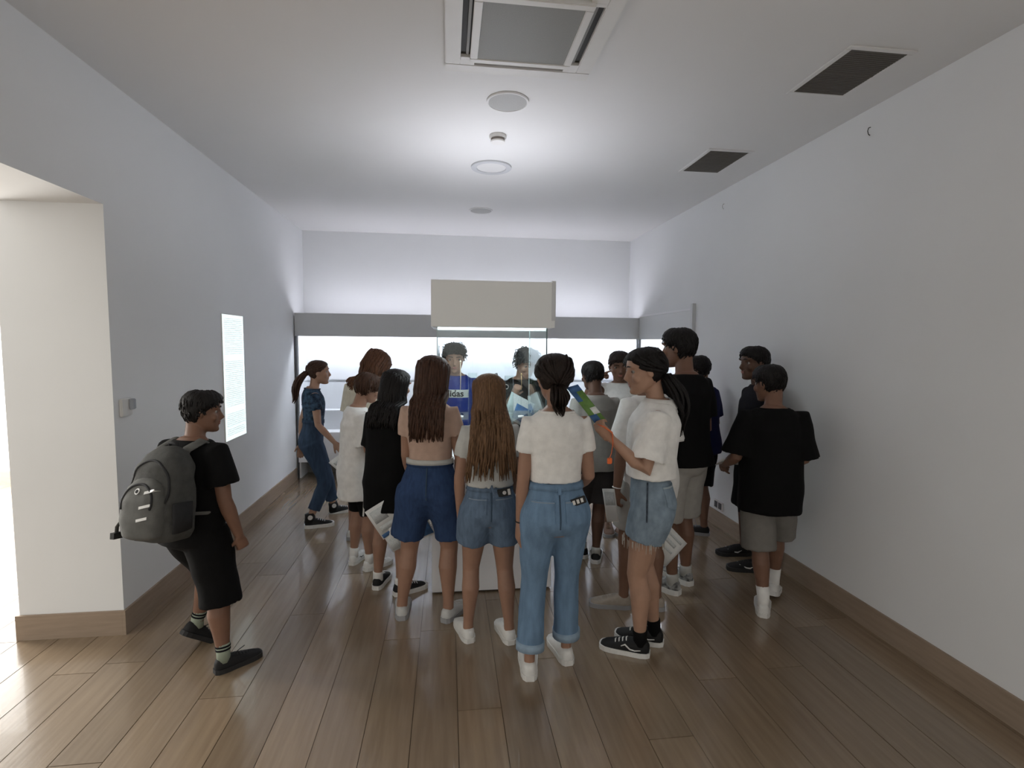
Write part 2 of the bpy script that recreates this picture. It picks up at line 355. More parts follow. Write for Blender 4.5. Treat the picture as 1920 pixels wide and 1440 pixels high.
# ------------------------------------------------------------------ wall things
def text_mat():
    M = mat('backlit_text', (.9, .95, .95), .4)
    nt = M.node_tree; N = nt.nodes; L = nt.links; b = N['Principled BSDF']
    tc = N.new('ShaderNodeTexCoord'); sx = N.new('ShaderNodeSeparateXYZ'); L.new(tc.outputs['Object'], sx.inputs[0])
    mm = lambda op, a, bv=None: _m(N, L, op, a, bv)
    fr = mm('FRACT', mm('MULTIPLY', sx.outputs['Z'], 62))
    line = mm('LESS_THAN', fr, .5)
    nz = N.new('ShaderNodeTexNoise'); mp = N.new('ShaderNodeMapping'); mp.inputs['Scale'].default_value = (1, 90, 62); L.new(tc.outputs['Object'], mp.inputs[0]); L.new(mp.outputs[0], nz.inputs[0]); nz.inputs['Scale'].default_value = 1; nz.inputs['Detail'].default_value = 1
    word = mm('GREATER_THAN', nz.outputs[0], .42)
    n2 = N.new('ShaderNodeTexNoise'); mp2 = N.new('ShaderNodeMapping'); mp2.inputs['Scale'].default_value = (0, 0, 9); L.new(tc.outputs['Object'], mp2.inputs[0]); L.new(mp2.outputs[0], n2.inputs[0]); n2.inputs['Scale'].default_value = 1
    para = mm('GREATER_THAN', n2.outputs[0], .43)
    ymar = mm('LESS_THAN', mm('ABSOLUTE', sx.outputs['Y']), .185)
    zmar = mm('LESS_THAN', mm('ABSOLUTE', sx.outputs['Z']), .49)
    ink = mm('MULTIPLY', mm('MULTIPLY', mm('MULTIPLY', line, word), para), mm('MULTIPLY', ymar, zmar))
    mx = N.new('ShaderNodeMix'); mx.data_type = 'RGBA'; L.new(ink, mx.inputs[0]); mx.inputs[6].default_value = (.86, 1.0, 1.0, 1); mx.inputs[7].default_value = (.50, .60, .60, 1)
    L.new(mx.outputs[2], b.inputs['Emission Color']); b.inputs['Emission Strength'].default_value = .92
    L.new(mx.outputs[2], b.inputs['Base Color'])
    return M
def _m(N, L, op, a, b=None):
    n = N.new('ShaderNodeMath'); n.operation = op
    for i, q in enumerate((a, b)):
        if q is None: continue
        if isinstance(q, (int, float)): n.inputs[i].default_value = q
        else: L.new(q, n.inputs[i])
    return n.outputs[0]
t = empty('text_panel', (XL, 4.63, 1.348)); tag(t, 'tall backlit white text panel glowing on the left wall', 'text panel')
MB().box((0, -.21, -.519), (.012, .21, .519)).build('lit_face', text_mat(), t)
MB().box((-.0, -.214, -.523), (.009, -.2101, .523)).box((0, .2101, -.523), (.009, .214, .523)).box((0, -.21, .5191), (.009, .21, .523)).box((0, -.21, -.523), (.009, .21, -.5191)).build('rim', M_PLASTIC, t)

t = empty('wall_thermostat', (XL, 3.145, 1.275)); tag(t, 'small white thermostat box on the left wall near the opening', 'thermostat')
MB().box((0, -.065, -.05), (.018, .03, .05)).build('back_plate', M_PLASTIC, t, bevel=.004)
MB().box((.018, -.005, -.015), (.04, .028, .045)).build('sensor_box', mat('grey_plastic', (.36, .38, .42), .5), t, bevel=.004)
t = empty('wall_hook', (XR, 2.84, 2.907)); tag(t, 'tiny bent wire hook high on the right wall', 'hook')
MB().tube([(0, 0, .022), (-.012, 0, .018), (-.018, 0, 0), (-.012, 0, -.018), (-.002, 0, -.024)], [.0022]*5, 8).build('wire', M_IRON, t, True)
t = empty('wall_hook', (XR, 4.45, 2.89)); tag(t, 'faint wire hook under the ceiling near the far vent', 'hook')
MB().tube([(0, 0, .022), (-.012, 0, .018), (-.018, 0, 0), (-.012, 0, -.018), (-.002, 0, -.024)], [.002]*5, 8).build('wire', M_GRILLE, t, True)
t = empty('wall_socket', (XR, 4.33, .2)); tag(t, 'small power socket low on the right wall above skirting', 'socket')
MB().box((-.012, -.075, -.04), (0, .075, .04)).build('cover_plate', M_PLASTIC, t, bevel=.003)
MB().box((-.014, -.06, -.028), (-.0119, -.008, .028)).build('outlet', M_POST, t)
MB().box((-.014, .008, -.028), (-.0119, .06, .028)).build('outlet', M_POST, t)

# ------------------------------------------------------------------ ceiling things
ac = empty('ceiling_air_conditioner', (.352, 2.375, ZC)); tag(ac, 'white ceiling cassette air conditioner with grey intake grille', 'air conditioner')
ACS = .325
def frame(x0, x1, y0, y1, t, z0, z1):
    return MB().box((x0, y0, z0), (x1, y0+t, z1)).box((x0, y1-t, z0), (x1, y1, z1)).box((x0, y0+t, z0), (x0+t, y1-t, z1)).box((x1-t, y0+t, z0), (x1, y1-t, z1))
frame(-ACS-.04, ACS+.04, -ACS-.04, ACS+.04, .075, -.022, 0).build('outer_frame', M_PLASTIC, ac, bevel=.004)
frame(-.245, .245, -.245, .245, .035, -.034, -.006).build('inner_frame', M_PLASTIC, ac, bevel=.003)
MB().box((-.209, -.209, -.030), (.209, .209, -.010)).build('intake_grille', M_GRILLE, ac)
MB().box((-ACS-.03, -ACS-.03, -.005), (ACS+.03, ACS+.03, 0)).build('duct_void', M_DARK, ac)
for k in range(4):
    M3 = np.array(Matrix.Rotation(k*math.pi/2, 3, 'Z'))
    MB().box((-.215, .252, -.013), (.215, .264, -.007), M3).build('louver', M_GRILLE, ac)
    MB().box((-.29, .2455, -.021), (-.222, .289, -.006), M3).build('corner_plate', M_PLASTIC, ac)
    MB().box((.222, .2455, -.021), (.245, .289, -.006), M3).build('corner_plate', M_PLASTIC, ac)
for (x0, x1, y0, y1), lab in (((1.875, 2.165, 2.31, 2.72), 'dark rectangular ceiling vent nearest the camera at upper right'), ((1.862, 2.150, 3.59, 4.03), 'smaller-looking dark ceiling vent farther along the right side')):
    v = empty('ceiling_vent', ((x0+x1)/2, (y0+y1)/2, ZC)); tag(v, lab, 'vent', 'vents in the ceiling')
    hx, hy = (x1-x0)/2, (y1-y0)/2
    frame(-hx-.028, hx+.028, -hy-.028, hy+.028, .028, -.007, 0).build('vent_frame', M_CEIL, v, bevel=.002)
    MB().box((-hx, -hy, -.002), (hx, hy, -.0002)).build('vent_void', M_DARK, v)
    b = MB()
    for k in range(26):
        yy = -hy + (k+.5)*2*hy/26
        b.box((-hx, yy-.0055, -.006), (hx, yy+.0055, -.002))
    tag(b.build('slat_field', M_VENT, v), kind='stuff')
    MB().box((-hx, -.004, -.0075), (hx, .004, -.0061)).build('cross_bar', M_VENT, v)
def disc_speaker(x, y, r, lab):
    s = empty('ceiling_speaker', (x, y, ZC)); tag(s, lab, 'speaker', 'round ceiling speakers')
    MB().disc((0, 0), r, -.010, 0, 48, r*.90).build('rim', M_CEIL, s, bevel=.002)
    MB().disc((0, 0), r*.90, -.0075, -.0005, 48).build('grille', mat('speaker_grille', (.45, .45, .44), .7, noise=.1, nscale=(300, 300, 300)), s)
disc_speaker(.343, 3.064, .122, 'round grey ceiling speaker nearest the air conditioner')
disc_speaker(.346, 5.52, .122, 'round grey ceiling speaker farthest away above the vitrine')
s = empty('smoke_detector', (.334, 3.56, ZC)); tag(s, 'small stepped smoke detector between speaker and ring lamp', 'smoke detector')
MB().disc((0, 0), .058, -.022, 0, 32).build('mounting_base', M_PLASTIC, s, bevel=.003)
MB().disc((0, 0), .046, -.036, -.022, 32).build('vent_band', mat('detector_band', (.22, .19, .17), .6), s)
MB().disc((0, 0), .050, -.046, -.036, 32).build('sensor_cap', M_PLASTIC, s, bevel=.003)
s = empty('ring_downlight', (.342, 4.18, ZC)); tag(s, 'round unlit recessed downlight with a wide ring trim', 'ceiling light')
MB().disc((0, 0), .160, -.012, 0, 48, .115).build('trim_ring', mat('ring_trim', (.55, .56, .58), .4), s, bevel=.003)
MB().disc((0, 0), .1145, -.006, -.0005, 48).build('diffuser', M_CEIL, s)

# ================================================================== people
def nrm(v): v = np.asarray(v, float); return v/(np.linalg.norm(v)+1e-9)
def rotm(ax, deg): return np.array(Matrix.Rotation(math.radians(deg), 3, ax))
TZ = np.array([-.05, -.02, 0, .035, .075, .105, .15, .20, .25, .285, .31, .328, .345])
TW = {'f': np.array([.066, .097, .104, .100, .084, .073, .073, .079, .085, .087, .077, .054, .033]),
      'm': np.array([.066, .090, .095, .093, .088, .080, .081, .087, .094, .098, .088, .060, .036])}
TD = np.array([.048, .064, .068, .065, .060, .053, .054, .060, .064, .060, .050, .042, .034])
TY = np.array([-.004, -.009, -.012, -.008, 0, .003, .004, .003, 0, -.005, -.010, -.012, -.008])
HZ = np.array([0, .06, .15, .25, .35, .45, .55, .65, .75, .85, .93, .98, 1.0])
HF = np.array([.34, .40, .41, .405, .405, .40, .375, .405, .39, .34, .25, .12, .0])
HB = np.array([.16, .02, -.16, -.30, -.38, -.43, -.46, -.475, -.46, -.41, -.32, -.2, -.08])
HW = np.array([.11, .19, .265, .30, .325, .345, .355, .365, .36, .325, .25, .14, .03])
def head_pt(z, phi, off=0):
    """point on the skull, z 0 chin .. 1 crown, phi 0 face .. pi nape, in head heights"""
    F = np.interp(z, HZ, HF)+off; B = np.interp(z, HZ, HB)-off; w = np.interp(z, HZ, HW)+off
    zz = z + (off*max(0, (z-.6)/.4) if off else 0)
    return np.array([w*math.sin(phi), (F+B)/2+(F-B)/2*math.cos(phi), zz])
def ik(a, b, l1, l2, pole):
    d = b-a; L = np.linalg.norm(d); L2 = min(L, (l1+l2)*.998); t = d/L
    x = (l1*l1-l2*l2+L2*L2)/(2*L2); hgt = math.sqrt(max(0, l1*l1-x*x))
    p = nrm(np.asarray(pole)-t*(np.asarray(pole)@t))
    return a+t*x+p*hgt
def lerp_path(P, s):
    """point at arc fraction s along polyline P"""
    P = [np.asarray(p, float) for p in P]; ls = [np.linalg.norm(P[i+1]-P[i]) for i in range(len(P)-1)]; T = sum(ls)*s
    for i, l in enumerate(ls):
        if T <= l or i == len(ls)-1: return P[i]+(P[i+1]-P[i])*min(1.2, T/l)
        T -= l

SKIN = {}
def skin(tone):
    c = {'fair': (.42, .25, .175), 'mid': (.34, .192, .132), 'tan': (.20, .105, .069), 'deep': (.11, .056, .036)}[tone]
    return mat('skin_'+tone, c, .5, .35, noise=.12, nscale=(18, 18, 18), bump=.03, bscale=(220, 220, 220))
def hairmat(tone):
    c = {'black': (.010, .008, .008), 'dark': (.022, .013, .010), 'brown': (.070, .033, .020), 'auburn': (.13, .055, .028), 'light': (.19, .105, .055), 'grey': (.05, .05, .052)}[tone]
    return mat('hair_'+tone, c, .55, .22, noise=.55, nscale=(120, 120, 9), bump=.35, bscale=(160, 160, 10))
def cloth(name, c, noise=.12, nscale=(25, 25, 25), c2=None, bump=.25):
    return mat('cloth_'+name, c, .85, .15, noise=noise, nscale=nscale, col2=c2, bump=bump, bscale=(420, 420, 420))
M_EYE = mat('eye_white', (.26, .24, .22), .5); M_IRIS = mat('eye_iris', (.03, .015, .01), .45); M_LIP = mat('lips', (.33, .12, .10), .45)
M_RUB = mat('white_rubber', (.72, .71, .69), .6, noise=.1, nscale=(40, 40, 40)); M_RUBG = mat('grey_rubber', (.30, .30, .31), .7); M_BLK = mat('black_rubber', (.015, .015, .016), .7)

def decal(name, target, org, u, v, d, poly, M, parent, th=.003, off=.002, cells=None):
    """thin patch: poly points (a,b) in the u,v plane at org, projected along d on to the target mesh"""
    bv = BVHTree.FromPolygons([w.co[:] for w in target.vertices], [p.vertices[:] for p in target.polygons])
    org, u, v, d = (np.asarray(q, float) for q in (org, u, v, d))
    bm = bmesh.new()
    vs = [bm.verts.new((a, b, 0)) for a, b in poly]; bm.faces.new(vs)
    if cells:
        bmesh.ops.triangulate(bm, faces=bm.faces); bmesh.ops.subdivide_edges(bm, edges=bm.edges, cuts=cells, use_grid_fill=True)
    top = {}
    for w in bm.verts:
        p = org+u*w.co.x+v*w.co.y
        h = bv.ray_cast(Vector(p), Vector(d), 1.0)
        q = np.array(h[0]) if h[0] is not None else p+d*.3
        w.co = Vector(q-d*off)
    r = bmesh.ops.extrude_face_region(bm, geom=list(bm.faces))
    for e in r['geom']:
        if isinstance(e, bmesh.types.BMVert): e.co += Vector(-d*th)
    bmesh.ops.recalc_face_normals(bm, faces=bm.faces)
    me = bpy.data.meshes.new(name); bm.to_mesh(me); bm.free(); me.materials.append(M)
    return link(name, me, parent)

def shoe(parent, F3, org, h, S):
    """F3: foot frame (x right,y toe,z up) ; org: heel on the ground; S: dict(kind, mat, sole)"""
    L = .158*h; kind = S.get('kind', 'low')
    ys = np.array([-.02, .03, .15, .3, .45, .6, .75, .88, .97, 1.0])
    ws = np.array([.010, .019, .024, .025, .026, .029, .031, .028, .018, .006])*h
    hs = np.array([.038, .050, .052, .050, .047, .038, .029, .024, .019, .013])*h
    cs = np.array([0, 0, 0, 0, .001, .002, .003, .002, 0, -.001])*h*S.get('side', 1)
    def rings(grow, z0, top=None, n=14):
        R = []
        for y, w, t_, c in zip(ys, ws, hs, cs):
            t2 = t_ if top is None else top
            a = np.linspace(0, np.pi, n); r = np.column_stack([c+(w+grow)*np.sign(np.cos(a))*np.abs(np.cos(a))**.55, np.full(n, y*L+(grow*1.2 if y > .9 else -grow if y < .0 else 0)), z0+(t2-z0)*np.sin(a)**.65])
            R.append(r @ F3.T + org)
        return R
    up_ = MB().loft(rings(0, .008*h)).build('shoe', S['mat'], parent, True)
    sh = S.get('sole_h', .017)*h
    so = []
    for y, w, c in zip(ys, ws, cs):
        g = .0025*h
        yy = y*L+(g if y > .9 else -g if y < 0 else 0)
        q = np.array([(c-w-g, yy, 0), (c-w-g, yy, sh), (c+w+g, yy, sh), (c+w+g, yy, 0)]); so.append(q @ F3.T + org)
    MB().loft(so).build('sole', S['sole'], up_)
    if kind == 'high':
        P = [np.array([0, .15*L, .03*h]), np.array([0, .17*L, .062*h]), np.array([0, .15*L, .085*h])]
        MB().tube([p @ F3.T + org for p in P], [(.030*h, .026*h), (.029*h, .025*h), (.027*h, .024*h)], 14, F3 @ (0, 1, 0)).build('ankle_collar', S['mat'], up_, True)
        for sx in (-1, 1):
            if S.get('patch'):
                c = (np.array([sx*.0262*h, .17*L, .066*h]) @ F3.T + org); nn = F3 @ (sx, 0, 0)
                MB().tube([c-nn*.003, c+nn*.0015], [.0135*h]*2, 20, F3 @ (0, 1, 0)).tube([c+nn*.0014, c+nn*.002], [.005*h]*2, 5, F3 @ (0, 1, 0)).build('ankle_patch', M_RUB, up_)
    # laces
    lm = S.get('lace', M_RUB); b = MB()
    for k in range(4):
        y = .44+.075*k; t_ = np.interp(y, ys, hs)+.001*h; w = .014*h
        b.tube([np.array(q) @ F3.T + org for q in ((-w, y*L, t_-.004*h), (0, y*L+.004, t_+.0012*h), (w, y*L, t_-.004*h))], [.0022*h]*3, 6)
    if S.get('bow'):
        y = .42; t_ = np.interp(y, ys, hs)
        b.tube([np.array(q) @ F3.T + org for q in ((0, y*L, t_), (.02*h, y*L+.01*h, t_+.02*h), (.035*h, y*L+.02*h, t_+.034*h))], [.0016*h]*3, 6)
    b.build('laces', lm, up_)
    if S.get('stripe'):
        # wavy side stripe on both flanks
        for sx in (-1, 1):
            pts = [(.14, .026), (.26, .022), (.36, .024), (.46, .036), (.54, .030)] if S['stripe'] == 'wave' else [(.30, .030), (.42, .020), (.52, .022), (.70, .032)]
            rr = [.0016, .0022, .0028, .003, .0018] if S['stripe'] == 'wave' else [.0012, .0035, .003, .001]
            P = []
            for y, z in pts:
                w = np.interp(y, ys, ws); t_ = np.interp(y, ys, hs); q = min(.97, max(0.05, (z*h-.008*h)/(t_-.008*h)))
                a = math.asin(q**(1/.65)); xx = w*abs(math.cos(a))**.55
                P.append(np.array([sx*(xx+.0008*h), y*L, z*h]) @ F3.T + org)
            MB().tube(P, [(r_*h, .0012*h) for r_ in rr], 8, F3 @ (0, 0, 1)).build('side_stripe', S.get('stripe_mat', M_RUB), up_, True)
    return up_

def hand(mb, wrist, d, pn, h, pose, side):
    """palm, four fingers and a thumb; d hand direction, pn palm normal"""
    d = nrm(d); pn = nrm(pn-d*(pn@d)); s = np.cross(d, pn)*side       # s points to the thumb side
    W = .021*h; Lp = .052*h
    R = []
    for f, w, t_ in ((-.12, .60, .012), (.1, .72, .012), (.45, .98, .0115), (.8, 1.02, .0105), (1.0, .95, .009)):
        a = np.arange(12)*2*np.pi/12; c = wrist+d*(Lp*f)
        R.append(c + np.outer(np.cos(a)*W*w, s) + np.outer(np.sin(a)*t_*h, pn))
    mb.loft(R)
    curls = {'relax': (18, 28, 18), 'hold': (48, 60, 30), 'fist': (75, 85, 50), 'point': (70, 80, 50), 'flat': (6, 8, 6)}[pose]
    for k, (o, ln) in enumerate(((.78, .043), (.26, .048), (-.26, .045), (-.76, .036))):
        cu = curls if not (pose == 'point' and k == 0) else (4, 6, 4)
        p = wrist+d*(Lp*.96)+s*(W*o); dd = nrm(d+s*o*.10); P = [p-dd*.012*h, p]; a = 0
        for q, ll in zip(cu, (.45, .31, .24)):
            a += q*(1+.07*k); v = dd*math.cos(math.radians(a))+pn*math.sin(math.radians(a)); p = p+v*(ln*h*ll); P.append(p)
        mb.tube(P, [.0058*h, .0056*h, .0054*h, .0049*h, .0036*h], 8, s)
    p = wrist+d*(Lp*.28)+s*(W*.72); dd = nrm(d*.72+s*.62+pn*(.25 if pose in ('relax', 'flat') else .75)); P = [p-dd*.01*h, p]
    for ll, be in ((.024, 0), (.019, .35 if pose != 'flat' else .1)):
        dd = nrm(dd+d*be*.6+pn*be); p = p+dd*ll*h; P.append(p)
    mb.tube(P, [.0085*h, .0078*h, .0064*h, .0045*h], 8, pn)

def person(S):
    h = S['h']; sex = S['sex']; w = S.get('w', 1.0); rz = math.radians(S['rot'])
    root = empty('person', (*S['pos'], 0), rz); tag(root, S['label'], 'person', S.get('group'))
    R_ = np.array([[math.cos(rz), math.sin(rz), 0], [-math.sin(rz), math.cos(rz), 0], [0, 0, 1]])   # world -> local
    pos = np.array([*S['pos'], 0])
    # ---- legs
    feet = {}
    for sd, key in ((-1, 'L'), (1, 'R')):
        fx, fy, toe, lift = S[key]           # world position of the ankle on the floor, toe heading (deg, world), heel lift (deg)
        p = R_ @ (np.array([fx, fy, 0])-pos)
        Fz = rotm('Z', toe-S['rot']) @ rotm('X', -lift)
        L = .158*h; ball = np.array([0, .70*L, 0])
        heel = (rotm('Z', toe-S['rot']) @ (np.array([0, -.16*L, 0]))) + p
        if lift: heel = heel + rotm('Z', toe-S['rot']) @ ball - Fz @ ball + np.array([0, 0, S.get('raise_'+key, 0)])
        ank = heel + Fz @ np.array([0, .17*L, .055*h])
        feet[sd] = (Fz, heel, ank)
    l1, l2 = .232*h, .222*h
    pel = np.array(S.get('pelvis', (0, 0)), float)
    hips = lambda z: {sd: np.array([pel[0]+sd*.050*h*w, pel[1], z]) for sd in (-1, 1)}
    hz = .505*h
    for sd in (-1, 1):
        q = hips(0)[sd]; a = feet[sd][2]; dxy = np.linalg.norm(q[:2]-a[:2]); reach = .997*(l1+l2)
        hz = min(hz, a[2]+math.sqrt(max(.01, reach**2-dxy**2)))
    HJ = hips(hz); KN = {}
    for sd in (-1, 1):
        Fz, heel, ank = feet[sd]
        KN[sd] = ik(HJ[sd], ank, l1, l2, Fz @ np.array([0, 1, 0])*.8+np.array([0, .5, 0]))
    # ---- spine
    lean, side, twist = S.get('lean', 2), S.get('side', 0), S.get('twist', 0)
    def spine(t):
        a = min(1, max(0, t/(.22*h))); a = a*a*(3-2*a)
        R = rotm('Z', twist*a) @ rotm('X', -lean*a) @ rotm('Y', side*a)
        return R
    def scen(t):
        p = np.array([pel[0], pel[1], hz]); n = 10
        if t <= 0: return p+np.array([0, 0, t])
        for i in range(n): p = p+spine(t*(i+.5)/n) @ np.array([0, 0, t/n])
        return p
    def section(t, ew=0, ed=0, n=24, boxy=0, pw=.9, zc=None):
        tt = t/h
        hw = np.interp(tt, TZ, TW[sex])*w; hd = np.interp(tt, TZ, TD)*(.5+.5*w)*S.get('deep', 1)
        if boxy and tt < .27:
            hw = hw+(max(hw, .100*w)-hw)*boxy; hd = hd+(max(hd, .068)-hd)*boxy
        if tt < -.02 and boxy: hw = max(hw, .098*w); hd = max(hd, .070)
        hw = hw*h+ew; hd = hd*h+ed; yo = np.interp(tt, TZ, TY)*h
        a = np.arange(n)*2*np.pi/n
        q = np.column_stack([np.sign(np.cos(a))*np.abs(np.cos(a))**pw*hw, yo+np.sign(np.sin(a))*np.abs(np.sin(a))**pw*hd, np.zeros(n)])
        return scen(t)+q @ spine(t).T
    # ---- arms
    RC = spine(h); SH = {}; EL = {}; WR = {}; FD = {}
    for sd, key in ((-1, 'armL'), (1, 'armR')):
        A = S.get(key, {}); SH[sd] = scen(.292*h)+RC @ np.array([sd*((.094 if sex == 'm' else .081)*w)*h, -.006*h, 0])
        ua = nrm(R_ @ np.array(A.get('ua', (sd*.12, -.02, -1)), float)) if 'ua' in A else nrm((sd*.12, -.04, -1))
        fa = nrm(R_ @ np.array(A['fa'], float)) if 'fa' in A else nrm((sd*.04, .16, -1))
        EL[sd] = SH[sd]+ua*.170*h; WR[sd] = EL[sd]+fa*.145*h; FD[sd] = fa
    # ---- body mesh
    b = MB()
    b.loft([section(t*h) for t in np.linspace(-.05, .345, 26)])
    nr = .033 if sex == 'm' else .028
    nb = scen(.335*h)
    RH = RC @ rotm('Z', S.get('hyaw', 0)) @ rotm('X', -S.get('hpitch', 8)) @ rotm('Y', S.get('hroll', 0))
    hh = .137*h*S.get('hs', 1)
    HO = scen(.352*h)+RC @ np.array([0, .020*h, 0])+(RH @ np.array([0, .0, .010*h]))      # chin level, under the ear axis
    hp = lambda z, phi, off=0: HO+RH @ (head_pt(z, phi, off)*hh)
    hl = lambda x, y, z: HO+RH @ (np.array([x, y, z])*hh)
    b.tube([nb-RC @ np.array([0, .004*h, .03*h]), nb+np.array([0, 0, .008*h]), hl(0, -.12, .16), hl(0, -.14, .42)], [nr*1.25*h, nr*1.02*h, nr*.98*h, nr*h], 16)
    b.loft([np.array([hp(z, a) for a in np.arange(28)*2*np.pi/28]) for z in np.concatenate([np.linspace(0, .9, 19), [.94, .97, .985, .997]])])
    b.tube([hl(0, .36, .62), hl(0, .425, .50), hl(0, .485, .415), hl(0, .42, .375)], [(.04*hh, .04*hh), (.045*hh, .045*hh), (.052*hh, .055*hh), (.06*hh, .05*hh)], 10)
    b.ell(hl(0, .40, .285), np.array([.105, .035, .028])*hh, RH); b.ell(hl(0, .395, .235), np.array([.095, .038, .030])*hh, RH)
    b.ell(hl(0, .36, .085), np.array([.11, .075, .075])*hh, RH); b.ell(hl(-.17, .335, .665), np.array([.13, .065, .035])*hh, RH); b.ell(hl(.17, .335, .665), np.array([.13, .065, .035])*hh, RH)
    for sd in (-1, 1):
        b.ell(hl(sd*.36, -.05, .50), np.array([.035, .095, .135])*hh, RH @ rotm('Z', sd*-18))
        b.ell(hl(sd*.21, .28, .40), np.array([.11, .09, .11])*hh, RH)
    aw = S.get('arm', 1.0)*(1 if sex == 'm' else .88)
    for sd in (-1, 1):
        s_, e_, r_ = SH[sd], EL[sd], WR[sd]
        inn = scen(.285*h)+RC @ np.array([sd*.05*h, -.004*h, 0])
        fm = e_+(r_-e_)*.28
        b.tube([inn, s_, s_+(e_-s_)*.2, s_+(e_-s_)*.55, e_, fm, e_+(r_-e_)*.65, r_, r_+nrm(r_-e_)*.01*h], [q*h*aw for q in (.034, .033, .031, .027, .0225, .0235, .019, .0145, .014)], 14)
        A = S.get('armL' if sd < 0 else 'armR', {})
        pn = R_ @ np.array(A['palm'], float) if 'palm' in A else np.array([-sd, .15, .0])
        hand(b, r_, R_ @ np.array(A['hd'], float) if 'hd' in A else FD[sd], pn, h, A.get('pose', 'relax'), -1 if sd > 0 else 1)
        # leg
        H_, K_, (Fz, heel, ank) = HJ[sd], KN[sd], feet[sd]
        lg = S.get('leg', 1.0)
        back = Fz @ np.array([0, -1, 0])
        b.tube([H_+np.array([0, 0, .02*h]), H_+(K_-H_)*.12, H_+(K_-H_)*.5, H_+(K_-H_)*.85, K_, K_+(ank-K_)*.15+back*.004*h, K_+(ank-K_)*.33+back*.008*h, K_+(ank-K_)*.62+back*.003*h, K_+(ank-K_)*.9, ank-np.array([0, 0, .012*h])],
               [q*h*lg for q in (.050, .054, .046, .036, .0325, .032, .034, .026, .0195, .020)], 16)
        b.tube([heel+Fz @ np.array([0, .05, .03])*h*.6, heel+Fz @ np.array([0, .055*h, .028*h]), heel+Fz @ np.array([0, .10*h, .018*h]), heel+Fz @ np.array([0, .138*h, .014*h])], [.016*h, .019*h, .013*h, .008*h], 10)
    body = link('body', remesh('body', b, .0056, 3, .42, skin(S.get('skin', 'mid'))), root)
    # ---- face
    for sd in (-1, 1):
        e = MB().ell(hl(sd*.165, .278, .56), np.array([.064]*3)*hh, RH).build('eye', M_EYE, root, True)
        MB().ell(hl(sd*.165, .325, .56), np.array([.036, .021, .036])*hh, RH).build('iris', M_IRIS, e, True)
        MB().tube([hl(sd*.06, .41, .68), hl(sd*.17, .405, .70), hl(sd*.27, .34, .675)], [.012*hh, .017*hh, .008*hh], 6).build('eyebrow', hairmat(S['hair'][1]), root, True)
    MB().ell(hl(0, .425, .283), np.array([.095, .020, .020])*hh, RH).ell(hl(0, .42, .24), np.array([.085, .022, .022])*hh, RH).build('lips', M_LIP, root, True)
    # ---- hair
    style, tone = S['hair'][:2]; hm = hairmat(tone); hb = MB(); rs = np.random.RandomState(S.get('seed', 1))
    longh = style in ('long', 'pony', 'bob', 'bowl')
    zl_phi = np.radians([0, 35, 60, 78, 92, 115, 150, 180])
    zl = {'short': [.80, .77, .66, .50, .44, .26, .16, .15], 'long': [.84, .80, .66, .46, .32, .18, .12, .10], 'pony': [.84, .80, .68, .52, .42, .26, .18, .16], 'bob': [.66, .62, .52, .36, .26, .16, .08, .08], 'bowl': [.60, .58, .50, .42, .38, .26, .18, .16]}[style]
    thick = S.get('hthick', {'short': .05, 'long': .055, 'pony': .04, 'bob': .075, 'bowl': .085}[style])
    nph = 72; nz = 14
    outer, inner = [], []
    ph = np.arange(nph)*2*np.pi/nph
    jit = sum(rs.rand()*np.sin(ph*k+rs.rand()*6) for k in (7, 11, 17, 23))*.006
    for i in range(nz):
        ro, ri = [], []
        for j, p in enumerate(ph):
            pp = p if p <= math.pi else 2*math.pi-p
            z0 = np.interp(pp, zl_phi, zl)+jit[j]*(2 if style in ('short', 'bowl') else 1)
            f = i/(nz-1); z = z0+(.995-z0)*f**.8
            tk = thick*(.25+.75*min(1, f*5))*(1+.06*math.sin(9*p+3*z*6)+.05*math.sin(23*p+z*11))
            if style == 'short': tk *= (.75+.6*max(0, (z-.55)/.45))*(1+.25*max(0, math.cos(p)))
            ro.append(hp(z, p, tk)); ri.append(hp(z, p, -.02))
        outer.append(np.array(ro)); inner.append(np.array(ri))
    hb.loft(inner[::-1]+outer)
    def lock(P, r0, taper=.35, flat=.6, n=6):
        k = len(P); rr = [r0*(1-(1-taper)*(i/(k-1))**1.5) for i in range(k)]
        rr[-1] *= .45
        hb.tube(P, [(q, q*flat) for q in rr], n, (0, 1, 0))
    def back_y(z):       # how far back the clothed back reaches at height z (local)
        t = (z-hz); tt = np.interp(t/h, TZ, TD)*h*S.get('deep', 1); c = scen(max(0, t))
        return c[1]+np.interp(t/h, TZ, TY)*h-tt-.014
